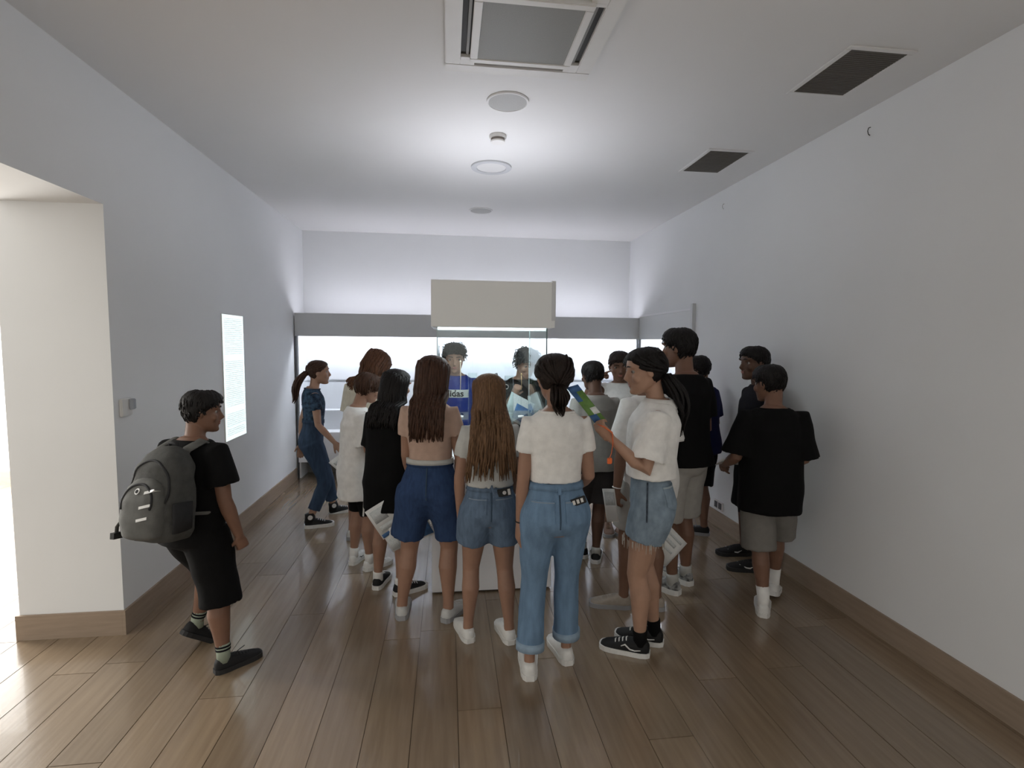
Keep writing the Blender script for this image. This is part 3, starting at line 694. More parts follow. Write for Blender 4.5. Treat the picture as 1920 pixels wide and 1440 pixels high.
    if style in ('long', 'bob'):
        ln = S['hair'][2]*h; N = 150 if style == 'long' else 60
        for i in range(N):
            f = rs.rand(); sgn = rs.choice([-1, 1]); p = sgn*(math.radians(S.get('hphi', 70))+(math.pi-math.radians(S.get('hphi', 70)))*f)
            P = []; zt = .955-.30*rs.rand()**1.5; dz = rs.rand()
            for i_, z in enumerate(np.linspace(zt, .22, 6)):
                of = -.03 if i_ == 0 else thick*(.85+.35*dz)
                q = head_pt(max(z, .56), p, of); q[2] = z if z < .56 else q[2]
                P.append(HO+RH @ (q*hh))
            q = P[-1].copy(); L = ln*(.80+.22*rs.rand())*(1-.12*(1-f)); nst = 9; wv = rs.rand()*6; am = S.get('hwave', .006)
            cx = HO[0]
            for k in range(nst):
                s_ = (k+1)/nst; zz = P[5][2]-L*s_
                lim = back_y(zz) if zz < nb[2]+.02 else 9
                yy = min(P[5][1]*(1-.3*s_)+lim*.3*s_ if lim < 5 else P[5][1], lim-.012*rs.rand()*(1+s_)-.006) if lim < 5 else P[5][1]-.01*s_
                xx = cx+(P[5][0]-cx)*(1+S.get('hspread', .10)*s_)+am*math.sin(wv+s_*7)
                P.append(np.array([xx, yy+am*.6*math.cos(wv+s_*6), zz]))
            lock(P, (.010+.007*rs.rand())*h/1.5)
    if style == 'pony':
        ln = S['hair'][2]*h; zt = S.get('tie_z', .42); c0 = hp(zt, math.pi, .05)
        for i in range(26):          # swept-back strands
            p = rs.choice([-1, 1])*(.9+2.0*rs.rand()); z0 = .55+.4*rs.rand(); P = []
            for s_ in np.linspace(0, 1, 6):
                P.append(hp(z0+(zt-z0)*s_, p+(np.sign(p)*math.pi-p)*s_**1.3, thick*1.05))
            lock(P, .012*h/1.5, .7, .5)
        dr = nrm(np.array(S.get('tail_dir', (0, -.35, -1)), float))
        for i in range(34):
            a = rs.rand()*6.28; r0 = math.sqrt(rs.rand())*S.get('tail_r', .020)*h/1.5; o = np.array([math.cos(a)*r0, math.sin(a)*r0*.6, 0]); P = []; L = ln*(.8+.25*rs.rand())
            for k in range(9):
                s_ = k/8; out_ = dr*(L*s_)+np.array([0, -1, 0])*(.03*h*math.sin(math.pi*min(1, s_*1.2)))*.8
                q = c0+out_+o*(.5+1.6*math.sin(math.pi*min(1, .15+s_*.8)))
                if q[2] < nb[2]+.01: q[1] = min(q[1], back_y(q[2])-.008-.02*rs.rand())
                P.append(q+np.array([.004*math.sin(a*3+s_*7), 0, 0]))
            lock(P, .010*h/1.5, .3, .7)
    if style in ('short', 'bowl'):
        for i in range(230 if style == 'short' else 240):
            p = rs.rand()*6.283; pp = min(p, 6.283-p); z0 = np.interp(pp, zl_phi, zl)
            z = z0+.06+(.97-z0)*rs.rand(); sw = .35*(rs.rand()-.5); ln = S.get('hlen', .16 if style == 'short' else .30)*(.6+.6*rs.rand()); P = []
            for s_ in np.linspace(0, 1, 4):
                lift_ = -.03 if s_ == 0 else thick*(.92+S.get('tuft', .28)*math.sin(math.pi*s_*.6)*rs.rand())
                P.append(hp(max(z0-.02, z-ln*s_), p+sw*s_, lift_))
            lock(P, .0062*h/1.5, .3, .6, 5)
    tag(hb.build('hair', hm, root, True), S.get('hlabel'))
    if style == 'pony':
        c = c0+dr*.012*h
        MB().tube([c-dr*.008*h, c+dr*.008*h], [.017*h]*2, 14).build('hair_tie', mat('hair_tie', (.03, .012, .012), .7), root, True)
    # ---- top
    T = S['top']; ew = T.get('ease', .012); t0 = T['hem']*h-hz      # hem: fraction of height above floor
    c = MB(); top_t = .333*h; k = 16; rings = []
    for i in range(k):
        f = i/(k-1); t = t0+(top_t-t0)*f
        e = ew*(1 if f < .85 else .7)
        fl = T.get('flare', 0)*(1-f)**2
        rings.append(section(t, e+fl, e+fl*.8, 28, T.get('boxy', 0)))
    r0 = rings[0]; c0_ = r0.mean(0)
    rings = [c0_+(r0-c0_)*.80+np.array([0, 0, .03]), c0_+(r0-c0_)*.93] + rings
    c.loft(rings)
    for sd in (-1, 1):
        s_, e_, r_ = SH[sd], EL[sd], WR[sd]; sl = T.get('sleeve', .55); inn = scen(.28*h)+RC @ np.array([sd*.055*h, -.004*h, 0])
        if sl <= 0: continue
        rr = T.get('sl_r', .033)*h*aw+ew
        P = [inn, s_, s_+(e_-s_)*sl*.5, s_+(e_-s_)*min(sl, 1)]
        c.tube(P, [(.034*h*aw+ew*.7), (.034*h*aw+ew*.7), rr, rr*T.get('sl_flare', 1.0)], 16, hollow=.02)
    tm = remesh('top', c, T.get('vox', .0085), T.get('sm', 3), .55, T['mat'], T.get('wr', .0035), T.get('wf', (1, 1, .55)), S.get('seed', 1))
    to = link(T.get('name', 't_shirt'), tm, root); tag(to, T.get('label'))
    # neckband
    n1 = np.array([section(.331*h, .006, .008, 24)]).reshape(-1, 3); cc = n1.mean(0); ring = list(cc+(n1-cc)*.98)+[cc+(n1[0]-cc)*.98]
    MB().tube(ring, [.0055]*25, 8, (0, 0, 1)).build('neckband', T.get('band', T['mat']), to, True)
    if T.get('hemband'):
        hbm = MB(); q = section(t0+.016, ew+.010+T.get('flare', 0), ew+.010+T.get('flare', 0)*.8, 28, T.get('boxy', 0)); q2 = q-np.array([0, 0, .028]); cq = q.mean(0); z_ = np.array([1.02, 1.02, 1])
        hbm.loft([(q-cq)*.9+cq, (q-cq)*z_+cq, (q2-cq)*z_+cq, (q2-cq)*.9+cq]).build('hem_band', T['hemband'], to, True)
    # ---- bottoms
    Bt = S['bottom']; be = Bt.get('ease', .012); wt = Bt['waist']*h-hz; c = MB()
    rings = [section(t, be*.7+.002, be*.7+.002, 28) for t in np.linspace(-.045*h, wt, 9)]
    c.loft(rings)
    for sd in (-1, 1):
        H_, K_, (Fz, heel, ank) = HJ[sd], KN[sd], feet[sd]; lg = S.get('leg', 1.0)
        seat = 1 if Bt.get('band') else 0
        path = [H_+np.array([0, 0, .01*h]), K_, ank]; fr_end = Bt['len']; P = []; R = []
        prof = lambda s: np.interp(s, [0, .1, .3, .5, .62, .8, 1], [.056, .058, .050, .036, .036, .030, .024])*h*lg
        for s_ in np.linspace(0.0, fr_end, 9):
            P.append(lerp_path(path, s_)); f = s_/fr_end
            R.append(max(prof(s_)*(1+.13*seat*max(0, 1-s_/.22)), Bt.get('minr', 0)*h)+be*(.6+.4*f)+Bt.get('flare', 0)*f)
            P[-1] = P[-1]+np.array([0, -.014*h*seat*max(0, 1-s_/.24), 0])
        out_ = np.array([sd, 0, 0])*Bt.get('out', .004)*h
        P = [p+out_*(i/8) for i, p in enumerate(P)]
        c.tube(P, R, 20, hollow=.025)
    bmz = remesh('bottom', c, .0085, 14, .55, Bt['mat'], Bt.get('wr', .0035), Bt.get('wf', (1, 1, .8)), S.get('seed', 1)+50)
    bo = link(Bt.get('name', 'shorts'), bmz, root); tag(bo, Bt.get('label'))
    if Bt.get('band'):
        q = section(wt-.004, be*.7+.006, be*.7+.006, 36); q2 = section(wt-.034, be*.7+.008, be*.7+.008, 36); cq = q.mean(0)
        if Bt['band'] == 'gather':
            wv = np.array([1+.022*math.sin(i*2.9) for i in range(36)])[:, None]
        else: wv = 1
        MB().loft([(q-cq)*.86+cq, (q-cq)*wv+cq, (q2-q2.mean(0))*wv+q2.mean(0), (q2-q2.mean(0))*.86+q2.mean(0)]).build('waistband', Bt.get('bandmat', Bt['mat']), bo, True)
    if Bt.get('cuff'):
        for sd in (-1, 1):
            H_, K_, ank = HJ[sd], KN[sd], feet[sd][2]; path = [H_+np.array([0, 0, .01*h]), K_, ank]
            a_, b_ = lerp_path(path, Bt['len']-.05), lerp_path(path, Bt['len']+.004); r_ = max(np.interp(Bt['len'], [.5, .8, 1], [.036, .030, .024])*h, Bt.get('minr', 0)*h)+be+Bt.get('flare', 0)+.005
            o_ = np.array([sd, 0, 0])*Bt.get('out', .004)*h
            MB().tube([a_+o_, b_+o_], [r_, r_], 20, hollow=.015).build('cuff', Bt['cuff'], bo, True)
    # ---- shoes, socks
    for sd in (-1, 1):
        Fz, heel, ank = feet[sd]; SS = dict(S['shoes']); SS['side'] = -sd
        shoe(root, Fz, heel, h, SS)
        if S.get('sock'):
            K_ = KN[sd]; m_, hi = S['sock']; d_ = nrm(K_-ank)
            sk = MB().tube([ank-np.array([0, 0, .02*h]), ank+d_*.01*h, ank+d_*hi*h], [.023*h, .0225*h, .0235*h+hi*.03*h], 16).build('sock', m_, root, True)
            if S.get('sockband'):
                for q in (.55, .8):
                    c1 = ank+d_*hi*h*q; MB().tube([c1-d_*.003*h, c1+d_*.003*h], [.0245*h+hi*.03*h*q]*2, 16).build('sock_stripe', S['sockband'], sk, True)
    inv = R_.T
    S['_'] = dict(root=root, top=to, bottom=bo, wrist={k: pos+inv @ v for k, v in WR.items()}, fd={k: inv @ v for k, v in FD.items()}, SH=SH, EL=EL, WR=WR, HJ=HJ, KN=KN, feet=feet, hz=hz, HO=HO, RH=RH, hh=hh, scen=scen, section=section, spine=spine, topmesh=tm, botmesh=bmz, R_=R_, hp=hp)
    return S

C_WHITE = cloth('white', (.84, .83, .81)); C_CREAM = cloth('cream', (.66, .61, .50)); C_BLACK = cloth('black', (.0045, .0045, .005)); C_INK = cloth('ink', (.007, .007, .010)); C_GREY = cloth('grey', (.30, .29, .28))
C_PINK = cloth('beige_pink', (.50, .35, .28)); C_LGREY = cloth('light_grey', (.52, .52, .50)); C_BLUE = cloth('blue', (.012, .030, .20)); C_NAVY = cloth('navy', (.010, .012, .055)); C_DRED = cloth('dark_red', (.06, .012, .012)); C_STONE = cloth('stone', (.40, .385, .36)); C_CHAR = cloth('charcoal', (.05, .045, .045)); C_TAUPE = cloth('taupe', (.20, .19, .175))
C_CAMO = cloth('camouflage', (.012, .016, .028), .9, (26, 26, 34), (.055, .10, .16), .2)
D_DARK = cloth('dark_denim', (.038, .072, .165), .3, (60, 60, 14), None, .5); D_MID = cloth('mid_denim', (.15, .215, .31), .3, (50, 50, 10), None, .5); D_LIGHT = cloth('light_denim', (.185, .295, .44), .28, (30, 30, 7), None, .5); D_PALE = cloth('pale_denim', (.27, .35, .43), .35, (26, 26, 16), None, .5); D_NAVY = cloth('walking_denim', (.050, .082, .14), .35, (40, 40, 9), None, .5)
L_WHITE = mat('white_leather', (.74, .73, .71), .45, .4, noise=.08, nscale=(30, 30, 30)); L_BLACK = mat('black_canvas', (.012, .012, .013), .7, .3, noise=.1, nscale=(80, 80, 80)); L_GREYW = mat('greyish_leather', (.55, .55, .54), .5, noise=.12, nscale=(30, 30, 30)); L_BEIGE = mat('beige_suede', (.36, .31, .26), .8, noise=.15, nscale=(40, 40, 40)); L_BROWN = mat('brown_leather', (.16, .085, .05), .6, noise=.15, nscale=(40, 40, 40)); L_MIX = mat('black_white_knit', (.04, .04, .042), .7, .3, noise=.9, nscale=(30, 30, 30), col2=(.45, .45, .44))
WHITE_SH = dict(mat=L_WHITE, sole=M_RUB, sole_h=.018); BLACK_SH = dict(mat=L_BLACK, sole=M_BLK, lace=M_BLK); BW_SH = dict(mat=L_BLACK, sole=M_RUB, sole_h=.02); MIX_SH = dict(mat=L_MIX, sole=M_RUB, sole_h=.02); GW_SH = dict(mat=L_GREYW, sole=M_RUBG, sole_h=.018)

PEOPLE = {}
def P(key, **S): PEOPLE[key] = person(S)

# walking boy with a backpack, at left
P('boy_pack', seed=1, h=1.385, sex='m', w=1.10, pos=(-1.27, 2.71), rot=-24, L=(-1.40, 2.82, -40, 38), R=(-1.12, 2.63, -48, 0), lean=5, hyaw=-44, hpitch=4, skin='tan', arm=1.1, leg=1.12,
  armR=dict(ua=(.16, -.05, -1), fa=(.26, .16, -1), pose='fist', palm=(-.6, .6, 0)), armL=dict(ua=(-.1, .15, -1), fa=(.15, .3, -1)),
  hair=('short', 'black'), hthick=.075, top=dict(mat=C_BLACK, hem=.47, ease=.022, boxy=.8, sleeve=.68, sl_flare=1.12, label='black short-sleeved polo shirt'), bottom=dict(mat=C_BLACK, waist=.56, len=.60, ease=.026, minr=.048, flare=.006, label='black knee-length shorts'),
  shoes=dict(mat=L_BLACK, sole=M_BLK, lace=M_BLK, bow=1), sock=(cloth('sock_olive', (.30, .34, .27)), .045), sockband=C_INK,
  label='boy in black shirt and shorts walking with a grey backpack at far left')
# girl in camouflage top walking right
P('girl_camo', seed=2, h=1.52, sex='f', w=.95, pos=(-1.23, 4.86), rot=-68, R=(-1.22, 4.67, -75, 0), L=(-1.09, 5.06, -68, -8), lean=4, hyaw=-8, hpitch=0, skin='fair',
  armR=dict(ua=(.12, -.12, -1), fa=(.75, -.25, -.75)), armL=dict(ua=(-.34, .0, -1), fa=(-.06, -.05, -1)),
  hair=('pony', 'brown', .20), tie_z=.50, tail_dir=(0, -.42, -1), tail_r=.026, top=dict(mat=C_CAMO, hem=.615, ease=.008, sleeve=.5, wr=.003, label='dark blue camouflage crop T-shirt'), bottom=dict(mat=D_NAVY, name='jeans', waist=.625, len=.90, ease=.012, minr=.030, band='plain', label='dark blue high-waisted jeans'),
  shoes=dict(kind='high', mat=L_BLACK, sole=M_RUB, sole_h=.02, patch=1), label='girl in camouflage top and blue jeans walking by the back showcase')
# person bending the head, cream shirt
P('cream', seed=3, h=1.60, sex='f', pos=(-.70, 4.36), rot=-25, L=(-.80, 4.36, -20, 0), R=(-.60, 4.34, -30, 0), lean=10, hpitch=32, hyaw=-20, skin='mid',
  armL=dict(ua=(-.10, -.05, -1), fa=(.0, .05, -1), pose='hold'), hair=('bob', 'auburn', .075), hthick=.10, hphi=45,
  top=dict(mat=C_CREAM, hem=.50, ease=.025, boxy=.6, sleeve=.75, sl_flare=1.15, label='cream loose T-shirt'), bottom=dict(mat=C_CHAR, waist=.56, len=.5, ease=.02, minr=.045), shoes=GW_SH,
  label='person in cream T-shirt with auburn hair bowing the head behind the others')
# boy in long white tee
P('white_boy', seed=4, h=1.415, sex='m', w=.88, pos=(-.655, 3.80), rot=-62, L=(-.70, 3.86, -15, 0), R=(-.57, 3.74, -50, 0), lean=4, hyaw=-4, hpitch=14, skin='mid',
  armL=dict(ua=(-.05, .0, -1), fa=(.4, .5, -.55)), armR=dict(ua=(.15, -.08, -1), fa=(.45, .55, -.5)), hair=('bowl', 'brown'), hthick=.09,
  top=dict(mat=C_WHITE, hem=.375, ease=.026, flare=.016, wr=.006, boxy=.8, sleeve=.85, sl_flare=1.2, label='long white T-shirt'), bottom=dict(mat=C_BLACK, waist=.47, len=.50, ease=.005, minr=.043, label='black sports shorts'), shoes=dict(mat=L_WHITE, sole=M_RUB, sole_h=.02, stripe='tick', stripe_mat=M_BLK), sock=(C_WHITE, .03),
  label='boy with brown bowl haircut in long white T-shirt and black shorts')
# girl in black with long dark hair
P('black_girl', seed=5, h=1.465, sex='f', pos=(-.375, 3.40), rot=-22, L=(-.47, 3.45, -10, 0), R=(-.315, 3.34, -60, 0), lean=3, hyaw=-32, hpitch=12, skin='mid',
  armL=dict(ua=(-.10, .05, -1), fa=(.1, .5, -.9)), armR=dict(ua=(-.02, -.10, -1), fa=(-.06, -.05, -1), pose='hold'),
  hair=('long', 'black', .16), hphi=62, top=dict(mat=C_BLACK, name='shirt_dress', hem=.385, ease=.020, boxy=.95, sleeve=.80, sl_flare=1.12, flare=.016, label='long loose black shirt'), bottom=dict(mat=C_BLACK, waist=.5, len=.36, ease=.004, minr=.040),
  shoes=BW_SH, sock=(C_WHITE, .02), label='girl in long black shirt with long black hair holding leaflets')
# girl in beige pink top, dark denim shorts
P('beige_girl', seed=6, h=1.565, sex='f', pos=(-.105, 3.02), rot=-8, L=(-.275, 3.05, 4, 0), R=(.0, 2.99, -32, 0), lean=3, hyaw=-24, hpitch=10, skin='mid', leg=1.05,
  armR=dict(ua=(.18, -.04, -1), fa=(.0, .42, -.85)), armL=dict(ua=(-.06, .12, -1), fa=(.1, .5, -.75)),
  hair=('long', 'brown', .215), hphi=62, hspread=.0, top=dict(mat=C_PINK, hem=.615, ease=.012, sleeve=.52, hemband=C_LGREY, label='beige pink fitted T-shirt with pale hem'), bottom=dict(mat=D_DARK, waist=.622, len=.42, ease=.016, minr=.050, flare=.010, out=.014, band='gather', label='wide dark blue denim shorts'),
  shoes=GW_SH, label='girl in beige pink top and wide dark denim shorts with long brown hair')
# girl with very long light brown hair
P('long_girl', seed=7, h=1.475, sex='f', w=.96, pos=(.225, 2.74), rot=0, L=(.112, 2.77, 14, 0), R=(.338, 2.73, 8, 0), lean=4, hpitch=16, skin='mid', leg=.98,
  armL=dict(ua=(-.20, .0, -1), fa=(.02, .12, -1)), armR=dict(ua=(.16, .05, -1), fa=(-.05, .7, -.7)),
  hair=('long', 'light', .29), hspread=.55, hphi=58, top=dict(mat=C_LGREY, hem=.60, ease=.014, sleeve=.55, boxy=.3, label='pale grey T-shirt'), bottom=dict(mat=D_MID, waist=.612, len=.29, ease=.010, minr=.050, flare=.006, out=.008, band='plain', label='blue denim shorts with a phone in the pocket'),
  shoes=WHITE_SH, label='girl with very long light brown hair in blue denim shorts and white sneakers')
# girl in the centre, white crop tee and jeans
P('centre_girl', seed=8, h=1.585, sex='f', pos=(.525, 2.45), rot=0, L=(.402, 2.42, -4, 0), R=(.612, 2.52, 6, 0), pelvis=(.0, 0), lean=1, hpitch=10, skin='mid', leg=.87,
  armL=dict(ua=(-.12, -.02, -1), fa=(-.06, .06, -1)), armR=dict(ua=(.15, .02, -1), fa=(-.10, .75, -.45)),
  hair=('pony', 'dark', .085), tie_z=.28, hthick=.065, tail_dir=(.02, -.2, -1), tail_r=.022, top=dict(mat=C_WHITE, hem=.618, ease=.010, sleeve=.52, boxy=.1, wr=.0025, label='white fitted crop T-shirt'), bottom=dict(mat=D_LIGHT, name='jeans', waist=.622, len=.93, ease=.016, minr=.032, flare=.0, out=.0, band='gather', cuff=cloth('cuff_denim', (.30, .40, .51), .2), label='light blue loose jeans with rolled cuffs'),
  shoes=WHITE_SH, label='girl in white crop T-shirt and light blue jeans seen from behind in the centre')
# two boys facing us behind the vitrine
P('blue_boy', seed=9, h=1.63, sex='m', pos=(.07, 4.60), rot=168, L=(.17, 4.62, 165, 0), R=(-.03, 4.62, 180, 0), lean=3, hpitch=14, hyaw=12, skin='mid',
  hair=('short', 'black'), hthick=.075, tuft=1.3, top=dict(mat=C_BLUE, hem=.45, ease=.024, boxy=.8, sleeve=.8, label='blue T-shirt with white lettered chest band'), bottom=dict(mat=C_CHAR, waist=.52, len=.55, ease=.02, minr=.045), shoes=BLACK_SH,
  label='boy in blue T-shirt with lettered chest band facing us behind the vitrine')
P('logo_boy', seed=10, h=1.60, sex='m', pos=(.645, 4.56), rot=190, L=(.74, 4.58, 190, 0), R=(.55, 4.58, 175, 0), lean=6, hpitch=22, hyaw=10, skin='mid',
  armR=dict(ua=(-.15, -.25, -1), fa=(.35, -.35, .75), pose='hold', palm=(.3, .6, .2)), hair=('short', 'grey'), hthick=.09, tuft=1.4, hlen=.24,
  top=dict(mat=C_BLACK, hem=.45, ease=.024, boxy=.8, sleeve=.8, label='black T-shirt with three-bar logo'), bottom=dict(mat=C_CHAR, waist=.52, len=.55, ease=.02, minr=.045), shoes=BLACK_SH,
  label='boy with thick dark hair in black logo T-shirt facing us behind the vitrine')
# boy pointing to his head, far right of the vitrine
P('pointing', seed=11, h=1.575, sex='m', w=.95, pos=(1.50, 4.36), rot=150, L=(1.57, 4.36, 150, 0), R=(1.42, 4.36, 165, 0), lean=4, hpitch=14, hyaw=18, skin='tan',
  armR=dict(ua=(-.75, -.55, -.22), fa=(.55, .30, .75), pose='point', palm=(.5, -.5, -.2), hd=(.92, -.2, .30)), hair=('short', 'dark'), hthick=.07,
  top=dict(mat=C_WHITE, name='tank_top', hem=.48, ease=.016, boxy=.6, sleeve=.25, label='white sleeveless top'), bottom=dict(mat=C_CHAR, waist=.52, len=.5, ease=.02, minr=.045), shoes=dict(mat=L_BROWN, sole=M_RUBG, lace=L_BROWN),
  label='boy in white sleeveless top raising an arm to point at his head beside the vitrine')
# boy in grey tee
P('grey_boy', seed=12, h=1.515, sex='m', w=.95, pos=(1.105, 3.75), rot=6, L=(1.04, 3.80, 30, 0), R=(1.115, 3.70, -20, 0), lean=3, hpitch=8, hyaw=4, skin='deep',
  hair=('short', 'black'), hthick=.035, armR=dict(ua=(.16, .05, -1), fa=(-.1, .8, -.4)), top=dict(mat=cloth('grey_tee', (.33, .32, .30)), hem=.47, ease=.024, flare=.012, boxy=.7, sleeve=.75, wr=.006, label='grey T-shirt'), bottom=dict(mat=C_CHAR, waist=.52, len=.48, ease=.02, minr=.046, label='charcoal shorts'), shoes=BW_SH, sock=(C_LGREY, .02),
  label='boy with cropped black hair in grey T-shirt facing away right of the vitrine')
# boy in loose white tee, head hidden by the girl in front
P('loose_white', seed=13, h=1.60, sex='m', w=1.0, pos=(1.235, 3.02), rot=25, L=(1.10, 3.02, 75, 0), R=(1.30, 2.98, 60, 0), lean=4, hpitch=10, hyaw=10, skin='tan',
  armL=dict(ua=(-.22, -.05, -1), fa=(-.10, .0, -1), pose='hold'), hair=('short', 'black'), hthick=.05, top=dict(mat=C_WHITE, hem=.44, ease=.030, boxy=1, wr=.007, sleeve=.85, sl_flare=1.15, label='loose white T-shirt'), bottom=dict(mat=C_STONE, waist=.5, len=.42, ease=.02, minr=.05, label='pale grey shorts'), shoes=dict(mat=L_BEIGE, sole=M_RUBG, lace=L_BEIGE),
  label='boy in loose white T-shirt and beige shoes half hidden behind the girl in profile')
# girl in profile with white shirt and pale denim shorts
P('profile_girl', seed=14, h=1.62, sex='f', w=1.0, pos=(1.06, 2.56), rot=70, L=(1.02, 2.53, 62, 0), R=(1.135, 2.62, 60, 0), lean=-2, hpitch=14, hyaw=12, skin='fair',
  armL=dict(ua=(-.26, -.12, -1), fa=(-.72, .12, .70), pose='hold', palm=(.5, .6, .3)), armR=dict(ua=(-.04, .1, -1), fa=(-.06, .2, -1)),
  hair=('pony', 'black', .20), tie_z=.34, hthick=.06, tail_dir=(0, -.30, -1), tail_r=.036, top=dict(mat=C_WHITE, name='polo_shirt', hem=.60, ease=.026, boxy=.8, wr=.007, sleeve=.80, sl_flare=1.22, label='boxy white polo shirt'), bottom=dict(mat=D_PALE, waist=.615, len=.25, ease=.012, minr=.052, flare=.008, out=.004, band='plain', label='pale denim shorts with frayed hem'),
  shoes=dict(mat=L_BLACK, sole=M_RUB, sole_h=.016, stripe='wave'), sock=(C_BLACK, .03), label='girl in profile in white polo shirt and pale denim shorts holding a green leaflet')
# tall boy in black
P('tall_boy', seed=15, h=1.74, sex='m', w=.96, pos=(1.55, 3.21), rot=24, L=(1.49, 3.17, 35, 0), R=(1.64, 3.29, 20, 0), lean=2, hpitch=4, hyaw=18, skin='tan',
  armR=dict(ua=(.10, -.10, -1), fa=(-.55, .55, -.1), pose='relax'), armL=dict(ua=(-.12, -.05, -1), fa=(.0, -.04, -1), pose='hold'), hair=('short', 'black'), hthick=.06, top=dict(mat=C_BLACK, hem=.50, ease=.026, flare=.012, boxy=.8, sleeve=.75, wr=.006, label='black T-shirt'), bottom=dict(mat=C_STONE, waist=.53, len=.50, ease=.018, minr=.052, label='light grey knee-length shorts'), shoes=MIX_SH, sock=(C_LGREY, .02),
  label='tallest boy in black T-shirt and light grey shorts behind the girl in profile')
# boy in dark blue
P('navy_boy', seed=16, h=1.54, sex='m', w=1.0, pos=(2.20, 4.19), rot=38, L=(2.10, 4.20, 50, 0), R=(2.22, 4.15, 60, 0), lean=3, hpitch=6, hyaw=10, skin='tan',
  armR=dict(ua=(.18, -.05, -1), fa=(-.3, .7, -.2)), hair=('short', 'black'), hthick=.075, top=dict(mat=C_NAVY, hem=.47, ease=.024, boxy=.8, sleeve=.8, label='dark blue T-shirt'), bottom=dict(mat=C_BLACK, waist=.52, len=.52, ease=.02, minr=.048, label='black shorts'), shoes=dict(mat=L_BLACK, sole=M_RUBG, lace=M_RUBG, bow=1),
  label='boy in dark blue T-shirt and black shorts standing by the right wall')
# boy leaning on the right wall, in profile
P('wall_boy', seed=17, h=1.63, sex='m', w=.95, pos=(2.275, 3.53), rot=82, L=(2.26, 3.42, 75, 0), R=(2.33, 3.71, 80, 0), lean=0, hpitch=6, hyaw=8, skin='deep',
  armL=dict(ua=(.05, -.12, -1), fa=(-.08, -.02, -1)), armR=dict(ua=(.05, .05, -1), fa=(-.1, .1, -1)), hair=('short', 'black'), hthick=.055, top=dict(mat=C_INK, hem=.47, ease=.018, boxy=.7, sleeve=.8), bottom=dict(mat=C_BLACK, waist=.52, len=.55, ease=.02, minr=.046), shoes=dict(mat=L_BLACK, sole=M_BLK, lace=M_BLK, stripe='tick'),
  label='boy in profile leaning back against the right wall behind another boy')
# boy in oversize black tee
P('oversize', seed=18, h=1.52, sex='m', w=1.0, pos=(1.99, 2.93), rot=-16, L=(1.925, 2.84, -30, 0), R=(2.11, 3.02, -38, 12), lean=2, hpitch=10, hyaw=36, skin='tan',
  armL=dict(ua=(-.30, -.02, -1), fa=(.15, .75, -.35), pose='hold'), armR=dict(ua=(.14, -.08, -1), fa=(-.15, .7, -.3)), hair=('short', 'black'), hthick=.06,
  top=dict(mat=C_BLACK, hem=.415, ease=.030, boxy=1, sleeve=.95, sl_flare=1.2, wr=.006, flare=.01, label='oversize black T-shirt'), bottom=dict(mat=C_TAUPE, waist=.5, len=.56, ease=.026, minr=.052, label='loose grey shorts'), shoes=WHITE_SH, sock=(C_WHITE, .06),
  label='boy in oversize black T-shirt and grey shorts with white socks at right')

# ================================================================== details on clothes
def loc_of(k): return PEOPLE[k]['_']
def patch(k, which, name, M, cx, cz, poly, back=True, th=.0025, off=.001, cells=3, parent=None):
    q = loc_of(k); me = q[which+'mesh'] if which in ('top', 'bot') else which
    d = (0, 1, 0) if back else (0, -1, 0); o = (cx, -.6 if back else .6, cz); u = (1, 0, 0) if back else (-1, 0, 0)
    return decal(name, me, o, u, (0, 0, 1), d, poly, M, parent or q['top' if which == 'top' else 'bottom'], th, off, cells)
POCKET = lambda w, h: [(-w, h), (w, h), (w*.95, -h*.6), (0, -h), (-w*.95, -h*.6)]
STITCH = cloth('denim_stitch', (.27, .33, .40), .2)
for k, x, zt, w, hh_, M in (('centre_girl', .078, .535, .052, .062, D_LIGHT), ('long_girl', .070, .535, .046, .052, D_MID)):
    for sd in (-1, 1):
        z = zt*PEOPLE[k]['h']
        p = patch(k, 'bot', 'back_pocket', M, sd*x, z, POCKET(w, hh_), th=.004)
        patch(k, 'bot', 'pocket_stitch', STITCH, sd*x, z, [(-w, hh_-.006), (w, hh_-.006), (w, hh_-.010), (-w, hh_-.010)], th=.0055, parent=p)
    patch(k, 'bot', 'seat_seam', cloth('seam_dark', (.05, .08, .12)), 0, z+.02, [(-.003, .07), (.003, .07), (.003, -.09), (-.003, -.09)], th=.003)
    patch(k, 'bot', 'belt_loop', M, 0, PEOPLE[k]['h']*.605, [(-.007, .026), (.007, .026), (.007, -.02), (-.007, -.02)], th=.012)
patch('beige_girl', 'bot', 'seat_seam', cloth('seam_dark', (.05, .08, .12)), 0, .86, [(-.003, .08), (.003, .08), (.003, -.10), (-.003, -.10)], th=.003)
# pockets and fringe of the pale shorts (seen from her left hip)
q = loc_of('profile_girl'); zz = .545*PEOPLE['profile_girl']['h']
def side_patch(k, name, M, cy, cz, poly, sd, th=.003):
    q = loc_of(k); return decal(name, q['botmesh'], (sd*.6, cy, cz), (0, sd, 0), (0, 0, 1), (-sd, 0, 0), poly, M, q['bottom'], th, .001, 3)
decal('back_pocket', q['botmesh'], (-.42, -.42, zz), (.707, -.707, 0), (0, 0, 1), (.707, .707, 0), POCKET(.055, .06), D_PALE, q['bottom'], .004, .001, 3)
decal('pocket_stitch', q['botmesh'], (-.42, -.42, zz+.052), (.707, -.707, 0), (0, 0, 1), (.707, .707, 0), [(-.055, .003), (.055, .003), (.055, -.003), (-.055, -.003)], cloth('pale_stitch', (.42, .48, .52)), q['bottom'], .006, .001, 2)
side_patch('profile_girl', 'side_seam', cloth('seam_worn', (.07, .09, .12), .6, (60, 60, 60)), .02, zz-.01, [(-.004, .09), (.004, .09), (.004, -.10), (-.004, -.10)], -1)
fr = MB(); rs_ = np.random.RandomState(3)
